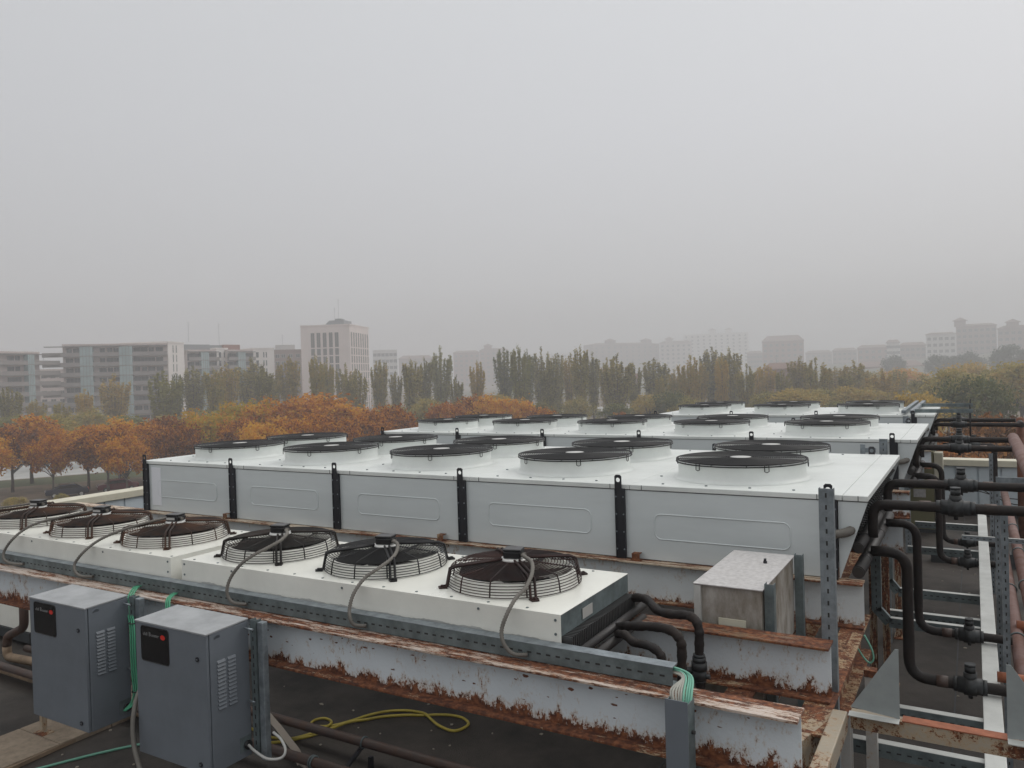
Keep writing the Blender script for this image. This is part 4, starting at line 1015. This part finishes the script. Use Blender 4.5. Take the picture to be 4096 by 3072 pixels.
# ------------------------------------------------------------------ buildings across the park
BM = {
 'pink': mat('facade_pinkish', (.52,.44,.41), .85, var=.08, scale=.15), 'tower': mat('facade_tower', (.70,.62,.59), .85, var=.05, scale=.2), 'pale': mat('facade_pale', (.72,.68,.65), .85, var=.06, scale=.2),
 'brown': mat('facade_brown', (.24,.165,.14), .85, var=.1, scale=.2), 'brick': mat('facade_brick', (.24,.115,.085), .85, var=.12, scale=.3),
 'white': mat('facade_white', (.52,.51,.49), .85, var=.08, scale=.2), 'slab': mat('balcony_slab', (.19,.17,.16), .7), 'glassgrey': mat('window_grey', (.15,.145,.145), .4, spec=.3), 'rail': mat('balcony_rail', (.24,.215,.205), .5, .2),
 'teal': mat('teal_glass', (.28,.37,.375), .3, var=.15, scale=.3), 'glass': mat('window_glass', (.035,.038,.042), .4, spec=.25), 'roof': mat('tile_roof', (.17,.10,.08), .85, var=.2, scale=.5),
 'grey': mat('roof_grey', (.22,.23,.24), .7), 'frame': mat('window_frame', (.55,.55,.53), .6), 'shade': mat('blind', (.36,.33,.30), .7)}
class Bld:
    "front facade from A to B (ground points), local x along it, y into the building, z up from the ground"
    def __init__(s, name, label, A, B, depth, h, wall, cat='building', group=None):
        s.A = Vector((A.x, A.y, GZ)); d = Vector((B.x-A.x, B.y-A.y, 0)); s.L = d.length
        s.t = thing(name, label, cat, s.A, math.atan2(d.y, d.x), group); s.h = h; s.D = depth
        MB().box(0, s.L, 0, depth, -3, h).build('wall', wall, s.t)
        MB().box(-.15, s.L+.15, -.15, depth+.15, h, h+.5).build('parapet', wall, s.t)
        s.win = {}
    def window(s, x, z, w_, h_, side=0, key='glass', frame='frame'):
        k = (round(w_,2), round(h_,2), side, key)
        if k not in s.win:
            m_ = MB()
            if side == 0:
                m_.box(-w_/2, w_/2, -.06, -.01, 0, h_, 0)
                for a in (-w_/2-.08, w_/2): m_.box(a, a+.08, -.10, -.01, -.08, h_+.08, 1)
                m_.box(-w_/2, w_/2, -.10, -.01, -.08, 0, 1); m_.box(-w_/2, w_/2, -.10, -.01, h_, h_+.08, 1)
                if w_ > 1: m_.box(-.04, .04, -.09, -.06, 0, h_, 1)
            else:
                m_.box(.01, .06, -w_/2, w_/2, 0, h_, 0)
                for a in (-w_/2-.08, w_/2): m_.box(.01, .10, a, a+.08, -.08, h_+.08, 1)
                m_.box(.01, .10, -w_/2, w_/2, -.08, 0, 1); m_.box(.01, .10, -w_/2, w_/2, h_, h_+.08, 1)
            o = m_.build('window', [BM[key], BM[frame]], s.t); s.win[k] = o
        else:
            o = s.win[k].copy(); COL.objects.link(o); o.parent = s.t
        o.location = (x, 0, z) if side == 0 else (s.L, x, z)
    def part(s, name, m_, mt): return m_.build(name, mt, s.t)
    def antenna(s, x, y, hh, z=None):
        z = s.h if z is None else z; m_ = MB(); m_.cyl((x,y,z),(x,y,z+hh),.045,5)
        for k in range(3): m_.bar((x-.6,y,z+hh*(.75+.1*k)),(x+.6,y,z+hh*(.75+.1*k)),.03,.03)
        s.part('antenna', m_, BM['grey'])
def hz(px, py, dist): return at(px, py, dist).z - GZ
FL = 3.0
def balcony_block(name, label, L_, R_, d0, d1, top, teal, ov_l, ov_r, depth=14, group='balcony flats left of the tower'):
    A = at(L_, 1600, d0); B = at(R_, 1600, d1); h = hz((L_+R_)/2, top, (d0+d1)/2)
    b = Bld(name, label, A, B, depth, h, BM['pink'], group=group); n = int(h/FL); base = h - n*FL - .2
    for i in range(n):
        z = base + i*FL
        b.part('balcony_slab', MB().box(-ov_l, b.L+ov_r, -1.7, 0, z-.22, z+.02), BM['slab'])
        b.part('balcony_rail', MB().box(-ov_l, b.L+ov_r, -1.7, -1.63, z+.02, z+1.05), BM['rail'])
    b.part('balcony_slab', MB().box(-ov_l*.9, b.L+ov_r, -1.7, 0, base+n*FL-.25, base+n*FL-.02), BM['slab'])
    for f0, f1 in teal:
        m_ = MB(); m_.box(b.L*f0, b.L*f1, -1.76, 0, base, base+n*FL-.3)
        for i in range(n): m_.box(b.L*f0-.05, b.L*f1+.05, -1.84, 0, base+i*FL-.16, base+i*FL+.04, 1)
        for k in range(1,4): m_.box(b.L*(f0+(f1-f0)*k/4)-.04, b.L*(f0+(f1-f0)*k/4)+.04, -1.80, -1.7, base, base+n*FL-.3, 1)
        b.part('glazed_column', m_, [BM['teal'], BM['slab']])
    rr = random.Random(hash(label) % 99 if False else len(label))
    fr = [f for f in (.06,.13,.30,.37,.44,.50,.70,.77,.84,.92) if not any(f0-.03 < f < f1+.03 for f0, f1 in teal)]
    for i in range(n):
        for f in fr:
            b.window(b.L*f, base+i*FL+.05, 1.9 if rr.random() < .6 else 1.3, 2.25, 0, 'glass', 'slab')
    return b, base, n
bA, base, n = balcony_block('apartment_block', 'leftmost brown balcony block, cut off by the left edge', -260, 163, 250, 268, 1411, ((.835,.90),(.32,.38)), 2, 5.5)
bB, base, n = balcony_block('apartment_block', 'wide balcony block with two teal glass columns and long overhanging balconies', 258, 677, 272, 268, 1381, ((.165,.285),(.535,.66)), 5.2, 0)
# its pale side wing
A = at(679,1600,268); B = at(743,1600,276); s = Bld('side_wing', 'pale windowless-looking wing with slit windows at the right end of the balcony block', A, B, 16, hz(710,1373,272), BM['pale'])
for i in range(int(s.h/FL)):
    for f in (.30,.50): s.window(s.L*f, s.h-2.9-i*FL-.1, .35, 2.3)
bC, base, n = balcony_block('apartment_block', 'balcony block half hidden right of the pale wing', 760, 870, 292, 296, 1404, ((.38,.66),), .5, .5, 14)
bC.part('roof_room', MB().box(-3,9,3,9,bC.h,bC.h+2.4), BM['grey']); bC.part('roof_room', MB().box(9,15,3,9,bC.h,bC.h+2.2), BM['grey'])
bC.antenna(2,4,7,bC.h+3.4); bC.antenna(13,4,8,bC.h+2.2)
bD_, base, n = balcony_block('apartment_block', 'balcony block just left of the faint flats and the tower', 918, 1016, 296, 300, 1404, ((.33,.62),), .4, .4, 14)
bD_.part('roof_room', MB().box(0,6,3,9,bD_.h,bD_.h+2.4), BM['brick'])
for (l, r, d, lb) in ((872,917,296,'narrow pale wall strip between the two small balcony blocks'),(1018,1103,300,'pale wing with slit windows before the faint flats left of the tower')):
    A = at(l,1600,d); B = at(r,1600,d+3); s = Bld('side_wing', lb, A, B, 15, hz((l+r)/2,1396,d), BM['pale'])
    for i in range(int(s.h/FL)):
        for f in ((.3,.75) if l < 900 else (.2,.5,.62)): s.window(s.L*f, s.h-2.9-i*FL-.1, .9 if (l < 900 or f == .2) else .35, 1.9)
s = Bld('apartment_block', 'faint grey flats with white balconies just left of the tower', at(1098,1600,345), at(1215,1600,345), 14, hz(1150,1403,345), BM['brown'])
for i in range(int(s.h/FL)):
    for f in (.15,.35,.6,.85): s.window(s.L*f, s.h-2.9-i*FL, 1.6, 1.4)
s.part('roof_room', MB().box(1,9,2,8,s.h,s.h+2.6), BM['white']); s.antenna(4,4,7)
# tower
A = at(1211,1600,306); B = at(1407,1600,299.5); hT = hz(1350,1303,302)
tw = Bld('tower_block', 'tall pinkish tower with vertical window strips', A, B, 24.0, hT, BM['tower'])
rows = int(hT/6.0)
k = 0; z = hT-1.2
heights = [5.6, 2.6, 2.6, 2.6] + [2.6]*8
zz = hT-2.0; rowz = []
for hh in (5.4,2.4,2.5,2.5,2.5,2.5,2.5,2.5,2.5,2.5):
    zz -= hh+.55; rowz.append((zz, hh))
    if zz < 2: break
for (z, hh) in rowz:
    if z < 0: continue
    for f in (.245,.365,.49,.615,.735): tw.window(tw.L*f, z, 1.3, hh, 0, 'glassgrey', 'shade')
    for j in range(8): tw.window(2.0+j*2.85, z, 1.1, hh, 1, 'glassgrey', 'shade')
tw.part('machine_room', MB().prism([(tw.L*.42,4,hT+.5),(tw.L*.82,4,hT+.5),(tw.L*.82,4,hT+2.3),(tw.L*.52,4,hT+2.3)], (0,9,0)), BM['grey'])
tw.part('machine_room', MB().box(tw.L*.62,tw.L*.75,5,9,hT+2.3,hT+3.0), BM['grey']); tw.antenna(tw.L*.68,6,7.5,hT+3.0); tw.antenna(tw.L*.60,6,5,hT+2.3)
# fainter blocks
def far_block(label, l, r, d, top, wall, wx=8, wy=6, roof=None, turrets=(), name='apartment_block', dr=None, group='faint far-off buildings', base=None, wh=1.4, ww=1.5):
    K = 1.0 if d < 330 else 1.75          # the far town stands deeper in the fog
    d *= K; dr = dr*K if dr else None
    A = at(l,1500,d); B = at(r,1500,dr or d); h = hz((l+r)/2, top, ((dr or d)+d)/2)
    b = Bld(name, label, A, B, 14*K, h, BM[wall], group=group)
    for i in range(wy):
        for j in range(wx): b.window(b.L*(j+.5)/wx, h-(2.7+i*FL)*K, ww*K, wh*K, 0, 'glass', 'shade')
    if roof:
        e = .8; m_ = MB(); m_.add([(-e,-e,h+.5),(b.L+e,-e,h+.5),(b.L+e,14*K+e,h+.5),(-e,14*K+e,h+.5),(b.L*.12,7*K,h+.5+roof*K),(b.L*.88,7*K,h+.5+roof*K)], [(0,1,5,4),(1,2,5),(2,3,4,5),(3,0,4),(3,2,1,0)]); b.part('roof', m_, BM['roof'])
    for f in turrets:
        m_ = MB(); m_.box(b.L*f-2.5*K,b.L*f+2.5*K,2,8*K,h+.5,h+3.2*K); b.part('turret', m_, BM[wall])
        m_ = MB(); v = [(b.L*f-3.3*K,1.2,h+3.2*K),(b.L*f+3.3*K,1.2,h+3.2*K),(b.L*f+3.3*K,8.8*K,h+3.2*K),(b.L*f-3.3*K,8.8*K,h+3.2*K),(b.L*f,5*K,h+4.9*K)]
        m_.add(v, [(0,1,4),(1,2,4),(2,3,4),(3,0,4),(3,2,1,0)]); b.part('turret_roof', m_, BM['roof'])
    b.antenna(b.L*.3,6,5,h+.5)
    return b
far_block('pinkish flats glimpsed in the gap between the two left balcony blocks', 120, 300, 325, 1482, 'pink', 5, 5)
far_block('grey flats with rows of windows standing right behind the tower', 1494, 1591, 372, 1402, 'white', 6, 8)
far_block('faint brownish block between two poplars right of the tower', 1597, 1735, 455, 1436, 'brown', 6, 5, 2)
far_block('brick flats with white window bands behind the reddish poplar', 1816, 1920, 500, 1412, 'brick', 5, 7, 1.5)
far_block('taller brick block right of the white-banded brick flats', 1921, 2034, 520, 1402, 'brick', 5, 7, 1.5, (.3,))
far_block('very faint block behind the middle poplars', 2100, 2300, 640, 1416, 'pale', 8, 5)
far_block('long faint block with three pavilion roofs above the poplars', 2376, 2640, 560, 1379, 'brown', 11, 8, 1.5, (.3,.85), dr=590)
far_block('faint beige wing with a pavilion roof joining the long block', 2642, 2770, 575, 1372, 'pink', 6, 8, 1.5, (.3,))
far_block('faintest tall pale block above the poplars right of centre', 2738, 2998, 680, 1335, 'pale', 11, 10, None, (.45,.7))
far_block('dark brick block with hipped roof standing alone right of centre', 3052, 3218, 470, 1366, 'brick', 7, 8, 3.4)
for i, (l, r, d, top, wl, lb) in enumerate((
    (2990,3052,520,1415,'brown','low brown block left of the lone dark brick block'),
    (3224,3330,560,1412,'brown','very faint low roofs right of the lone dark brick block'),
    (3332,3430,520,1403,'brown','faint row of low houses under the hill, left part'),
    (3432,3560,470,1392,'brick','low reddish house row with chimneys below the hill'),
    (3550,3600,450,1372,'white','small pale house with a roof terrace above the red house row'),
    (3602,3706,455,1382,'brown','brown house row against the hillside before the white flats'))):
    far_block(lb, l, r, d, top, wl, 5, 4, 1.6, name='house_row')
far_block('white flats with balconies on the hillside at the right', 3708, 3826, 430, 1338, 'white', 5, 7, 1.0)
far_block('stepped brown block highest on the hillside', 3828, 3990, 450, 1304, 'brown', 7, 8, 1.2, (.1,))
far_block('brown hillside block cut off by the right edge', 3994, 4200, 440, 1312, 'brown', 8, 8, 1.5, (.3,))
far_block('long low red-roofed hall among the poplars right of centre', 3060, 3215, 300, 1480, 'brick', 4, 2, 2.2, name='hall')
far_block('long low red roof behind the park trees', 3420, 3700, 330, 1468, 'brick', 9, 2, 2.0, name='hall')
far_block('small house with red gable and white framed window between poplars', 2515, 2560, 230, 1522, 'pink', 2, 4, 1.5, name='house')

# ------------------------------------------------------------------ trees
LM = {
 'orange': leaf_mat('leaves_orange', [(.14,.045,.010),(.44,.155,.018),(.62,.27,.022),(.68,.40,.035)], .8, .5),
 'gold': leaf_mat('leaves_gold', [(.30,.09,.010),(.56,.21,.014),(.64,.36,.02),(.38,.31,.03)], .6, .5),
 'olive': leaf_mat('leaves_olive', [(.14,.13,.04),(.28,.245,.07),(.38,.31,.08),(.45,.31,.08)], .35, .35),
 'green': leaf_mat('leaves_green', [(.09,.11,.04),(.20,.20,.06),(.30,.27,.07)], .4, .35),
 'yellow': leaf_mat('leaves_yellowing', [(.22,.18,.04),(.40,.30,.07),(.52,.34,.07)], .4, .35),
 'rust': leaf_mat('leaves_rust_brown', [(.09,.045,.02),(.18,.085,.03),(.30,.14,.04),(.46,.17,.04)], .6, .3),
 'dark': leaf_mat('leaves_dark', [(.03,.055,.035),(.06,.085,.05)], .4)}
BARK = mat('bark', (.09,.07,.055), .9, var=.3, scale=3)
def leaf_mesh(name, P, size, m, up=.35):
    "many leaf-sized quads at points P with random directions"
    n = len(P); P = np.asarray(P); d = rng.normal(size=(n,3)); d /= np.linalg.norm(d, axis=1)[:,None]
    a = np.cross(d, rng.normal(size=(n,3))); a /= np.linalg.norm(a, axis=1)[:,None]; b = np.cross(d, a)
    s_ = size*(.6+.8*rng.random(n))[:,None]; a *= s_; b *= s_*.62
    V = np.stack([P-a, P-b*.9+a*.1, P+a, P+b*.9+a*.1], 1).reshape(-1,3)
    me = bpy.data.meshes.new(name); me.vertices.add(4*n); me.vertices.foreach_set('co', V.ravel())
    me.loops.add(4*n); me.loops.foreach_set('vertex_index', np.arange(4*n)); me.polygons.add(n)
    me.polygons.foreach_set('loop_start', np.arange(n)*4); me.polygons.foreach_set('loop_total', np.full(n,4)); me.materials.append(m); me.update(); me.validate()
    return me
def round_tree(seed, H=9.0, W=7.5, n=4700, size=.17, crown0=.38):
    "unit: real metres; returns trunk mesh builder and leaf points"
    r = random.Random(seed); g = np.random.default_rng(seed); tb = MB()
    tb.tube([(0,0,0),(.05,0,H*.15),(.0,.05,H*.33),(.1,0,H*.6)], [.20,.16,.13,.05], 7)
    P = []
    nb = r.randint(22, 27)
    for k in range(nb):
        a = 2.4*k + r.uniform(-.4,.4); f = (k+.5)/nb
        rad = W/2*(.25+.75*math.sin(PI*(.15+.75*f)))*r.uniform(.55,.95) if f < .9 else W*.12
        z = H*(crown0+.06 + (1-crown0-.16)*f*r.uniform(.92,1.05))
        c = Vector((math.cos(a)*rad, math.sin(a)*rad, z)); z0 = H*r.uniform(.25,.5)
        m1 = Vector((c.x*.45, c.y*.45, (z0+z)/2+.1)); tb.tube([(0,0,min(z0,z-.4)), m1, c], [.075,.05,.02], 5)
        br = W*r.uniform(.12,.20); cnt = int(n/nb*r.uniform(.7,1.3))
        for q in range(4):
            dd = Vector(g.normal(size=3)).normalized()*br*.8; tb.tube([m1.lerp(c,.7), c+dd], [.02,.008], 3)
        u_ = g.normal(size=(cnt,3)); u_ /= np.linalg.norm(u_,axis=1)[:,None]
        rr = br*(g.random(cnt)**.45)*(1+.25*g.normal(size=cnt))
        P.append(np.array(c) + u_*rr[:,None]*np.array([1,1,.78]))
    return tb, np.concatenate(P)
def poplar(seed, H=18.0, W=5.0, n=7200):
    r = random.Random(seed); g = np.random.default_rng(seed); tb = MB()
    tb.tube([(0,0,0),(0,0,H*.4),(.1,0,H*.85)], [.25,.17,.04], 7); P = []
    nb = 17
    for k in range(nb):
        a = 2.4*k+r.uniform(-.3,.3); f = k/(nb-1)
        z0 = H*(.08+.30*f); rad = W/2*(.92*math.sqrt(r.uniform(.12,1))) if k else 0
        top = H*(1.0 - .17*(rad/(W/2))**1.5 - r.uniform(0,.11)) if k else H*.97
        bot = Vector((math.cos(a)*rad*.15, math.sin(a)*rad*.15, z0)); mid = Vector((math.cos(a)*rad*.80, math.sin(a)*rad*.80, z0+(top-z0)*.40)); tp = Vector((math.cos(a)*rad*1.06, math.sin(a)*rad*1.06, top))
        tb.tube([bot, mid, tp], [.07,.045,.01], 4)
        cnt = n//nb; tt = g.random(cnt)**.9
        q = np.array([list(bot*(1-t)**2 + mid*2*t*(1-t) + tp*t*t) for t in tt])
        wd = W*.078*(1.2-.95*tt) * (1+.35*np.sin(tt*27+k))
        off = g.normal(size=(cnt,3))*np.array([1,1,1.5]); q = q + off*wd[:,None]; P.append(q)
    return tb, np.concatenate(P)
def proto(kind, tb, P, size, lm, name, label, cat, group):
    t = thing(name, label, cat, (0,0,0), 0, group)
    tb.build('trunk', BARK, t)
    me = leaf_mesh('crown', P, size, lm); o = bpy.data.objects.new('crown', me); COL.objects.link(o); o.parent = t
    return t
PRO = {}
def tree(kind, var, label, p, h, wscale=1.0, mat_=None, group=None, name=None, cat='tree'):
    key = (kind, var, mat_)
    H0 = {'round': 9.0, 'poplar': 18.0}[kind]
    if key not in PRO:
        if (kind,var) not in PRO:
            tb, P = (round_tree(100+var) if kind == 'round' else poplar(200+var)); tb_me = None
            PRO[(kind,var)] = (tb, P)
        tb, P = PRO[(kind,var)]
        t = proto(kind, tb, P, .20 if kind == 'round' else .20, LM[mat_], name, label, cat, group); PRO[key] = t
    else:
        t = copy_tree(PRO[key]); tag(t, label, cat, group); t.name = name
    s_ = h/H0; t.scale = (s_*wscale, s_*wscale, s_); t.location = (p.x, p.y, GZ); t.rotation_euler = (0,0,random.uniform(0,6.28))
    return t
ORD = ['first','second','third','fourth','fifth','sixth','seventh','eighth','ninth','tenth','eleventh','twelfth','thirteenth','fourteenth','fifteenth','sixteenth','seventeenth','eighteenth','nineteenth','twentieth','twenty-first','twenty-second','twenty-third','twenty-fourth','twenty-fifth','twenty-sixth','twenty-seventh','twenty-eighth','twenty-ninth','thirtieth','thirty-first','thirty-second','thirty-third','thirty-fourth','thirty-fifth','thirty-sixth','thirty-seventh','thirty-eighth','thirty-ninth','fortieth','forty-first','forty-second','forty-third','forty-fourth','forty-fifth','forty-sixth','forty-seventh','forty-eighth','forty-ninth','fiftieth'] + ['fifty-'+q for q in ('first','second','third','fourth','fifth','sixth','seventh','eighth','ninth')] + ['sixtieth'] + ['sixty-'+q for q in ('first','second','third','fourth','fifth','sixth','seventh','eighth','ninth')] + ['seventieth'] + ['seventy-'+q for q in ('first','second','third','fourth','fifth','sixth','seventh','eighth','ninth')]
# orange plane trees: (px, py of the top, distance, width factor, leaf)
OR = [(-60,1740,108,1.1,'orange'),(40,1700,112,1.15,'orange'),(118,1655,120,1.25,'orange'),(205,1735,104,.85,'gold'),
      (345,1690,108,1.1,'orange'),(425,1700,102,1.05,'orange'),(470,1668,114,1.1,'orange'),(500,1735,97,.95,'orange'),(585,1685,108,1.1,'orange'),
      (675,1652,112,1.15,'orange'),(715,1690,100,.9,'orange'),(785,1640,112,1.15,'gold'),(870,1650,108,1.1,'gold'),(950,1600,114,1.2,'gold'),(975,1660,100,.9,'orange'),(1060,1592,112,1.15,'gold'),
      (1165,1590,110,1.0,'gold'),(1265,1560,110,1.35,'orange'),(1300,1640,95,1.0,'orange'),(1150,1660,92,1.0,'orange'),(1390,1612,108,1.05,'orange'),(1480,1640,100,1.0,'orange'),(1560,1612,106,1.05,'orange'),(1050,1680,90,.9,'orange'),
      (1785,1600,118,.9,'gold'),(1880,1574,122,1.0,'orange'),(1955,1578,120,1.0,'orange'),(2040,1584,118,.95,'orange'),(2155,1624,116,.9,'orange'),(2490,1640,118,.7,'orange'),(2570,1652,114,.6,'orange')]
OR.sort(key=lambda o: o[0])
where = lambda px: ('before the left balcony blocks' if px < 700 else 'before the small balcony blocks' if px < 1120 else 'below the tower' if px < 1650 else 'above the second cooler left end' if px < 2300 else 'peeping over the cooler fans')
for i, (px, py, d, wf, lm) in enumerate(OR):
    p = at(px, py, d); tree('round', i % 5, f'{"golden" if lm=="gold" else "orange"} plane tree {where(px)}, {ORD[i]} from the left', p, p.z-GZ, wf*1.0, lm, 'autumn plane trees along the street', 'plane_tree')
OR2 = [(3745,1725,30,.7),(3800,1705,33,.7),(3860,1700,32,.8),(3925,1650,36,.9),(4005,1655,38,.9),(4080,1668,36,.9),(3960,1760,28,.8),(4050,1765,29,.8),(3850,1790,27,.7),(4140,1740,30,.9)]
OR2.sort()
for i, (px, py, d, wf) in enumerate(OR2):
    p = at(px, py, d*1.6); tree('round', (i*2) % 5, f'rusty orange tree beyond the right parapet, {ORD[i]} from the left', p, p.z-GZ, wf, 'rust', 'orange trees beyond the right parapet', 'plane_tree')
# poplars: (px, top, width px)
PP = [(33,1536,70,'olive'),(141,1590,60,'olive'),(239,1601,60,'olive'),(336,1547,60,'yellow'),(456,1487,95,'yellow'),(651,1471,100,'green'),(705,1482,50,'green'),(770,1455,95,'olive'),(852,1466,80,'olive'),(906,1444,90,'olive'),(1003,1420,110,'olive'),(1052,1444,60,'olive'),(1092,1482,55,'olive'),(1155,1414,88,'yellow'),(1260,1409,60,'olive'),(1306,1422,55,'olive'),(1380,1444,75,'olive'),(1423,1466,75,'olive'),(1518,1428,72,'olive'),(1580,1477,50,'olive'),(1640,1428,85,'olive'),(1697,1420,62,'olive'),(1759,1374,85,'green'),(1824,1493,52,'olive'),(1906,1433,62,'yellow'),(2014,1379,85,'green'),(2070,1371,80,'green'),(2108,1387,55,'green'),(2163,1379,80,'olive'),(2228,1400,65,'olive'),(2320,1374,80,'olive'),(2369,1400,65,'olive'),(2466,1406,115,'olive'),(2613,1425,105,'olive'),(2695,1470,70,'olive'),(2760,1411,85,'olive'),(2846,1379,90,'olive'),(2917,1382,85,'olive'),(2985,1449,70,'olive'),(3058,1449,80,'yellow'),(3197,1417,85,'yellow'),(3262,1422,85,'olive'),(3338,1460,75,'olive'),(3414,1433,95,'olive'),(3527,1466,100,'yellow'),(3585,1471,90,'olive')]
for a_, b_ in list(zip(PP[5:-1], PP[6:])):
    gap = b_[0]-a_[0]
    if gap > (62 if a_[0] > 1950 else 400): PP.append((int(a_[0]+gap*random.uniform(.4,.6)), int(max(a_[1],b_[1])+random.uniform(15,60)), 62, random.choice(['olive','olive','yellow'])))
PP.sort()
cw = {'olive':'olive', 'green':'green', 'yellow':'yellowing'}
for i, (px, py, wpx, lm) in enumerate(PP):
    d = 182 + 14*math.sin(i*2.1); p = at(px, py, d); h = p.z-GZ
    wm = wpx/FPX*d*1.28; s_ = h/18.0
    tree('poplar', i % 6, f'{cw[lm]} poplar in the long row, {ORD[i]} from the left', p, h, max(.45, wm/(5.4*s_)), lm, 'poplars in the long row', 'poplar_tree')
# park trees at the right and low infill behind the poplars
PK = [(3700,1500,175,1.0,'olive','spreading dull olive tree left of the large yellowing one'),(3655,1560,95,.9,'yellow','low yellowing tree just right of the farthest cooler'),(3790,1470,140,1.0,'olive','olive tree with an upright crown before the large yellowing one'),
      (3870,1440,190,1.3,'yellow','large yellowing tree at the right below the hillside flats'),(3905,1490,105,.9,'green','dark green tree in front of the large yellowing one'),(4010,1455,155,1.2,'olive','olive-green tree near the right edge'),(4085,1440,150,1.3,'olive','tall olive tree cut off by the right edge'),
      (3610,1470,260,1.6,'gold','faint orange crown behind the row end'),(3470,1480,250,1.5,'olive','faint olive crown behind the poplar row at right'),(3760,1415,430,1.1,'dark','faint dark conifer-like tree below the white hillside flats'),(3870,1405,440,1.2,'dark','faint dark tree below the brown hillside block'),(4040,1375,420,1.2,'dark','faint dark pine by the right edge on the hillside'),(3580,1418,460,.9,'dark','small faint dark tree among the hillside houses')]
for i, (px, py, d, wf, lm, lb) in enumerate(PK):
    p = at(px, py, d); tree('round', (i+1) % 5, lb, p, p.z-GZ, wf, lm, None, 'park_tree')
BK = [(x, 1600+14*math.sin(x*.013)+ 45*(1 if x < 1500 else 0), 150+12*math.sin(x*.02)) for x in range(60, 3700, 150)]
BK += [(3085,1560,140),(3150,1550,138),(3215,1545,142),(3290,1550,150),(3380,1540,150),(3480,1545,150),(2590,1570,150),(2690,1560,148),(1990,1570,150),(1700,1590,148)]; BK.sort()
for i, (px, py, d) in enumerate(BK):
    p = at(px, py, d); tree('round', (i*3) % 5, f'low dull green tree filling between the poplar trunks, {ORD[i]} from the left', p, p.z-GZ, 1.05, 'olive' if i % 3 else 'green', 'low trees under the poplars', 'park_tree')
# kerb side shrubs
for i, (px, py, d) in enumerate(((55,1985,90),(245,1972,93),(500,1930,110))):
    p = at(px, py, d)
    t = tree('round', i % 5, f'small bare-looking shrub by the street trees, {ORD[i]} from the left', p, max(1.2, p.z-GZ), 1.2, 'olive', 'street side shrubs', 'shrub', 'shrub')
# remove any prototype clutter: none, every prototype is itself placed

# ------------------------------------------------------------------ fog
hm = bpy.data.materials.new('fog'); hm.use_nodes = True; n = hm.node_tree; n.nodes.clear()
o_ = n.nodes.new('ShaderNodeOutputMaterial'); pv = n.nodes.new('ShaderNodeVolumePrincipled')
pv.inputs['Color'].default_value = (.82,.825,.845,1); pv.inputs['Density'].default_value = .0017; pv.inputs['Anisotropy'].default_value = .2
n.links.new(pv.outputs[0], o_.inputs['Volume'])
mb = MB(); mb.box(-1700, 1000, -150, 1800, GZ-5, 84); hz_ = mb.build('haze', hm); hz_['kind'] = 'stuff'; hz_['label'] = 'even grey autumn fog over the whole place'
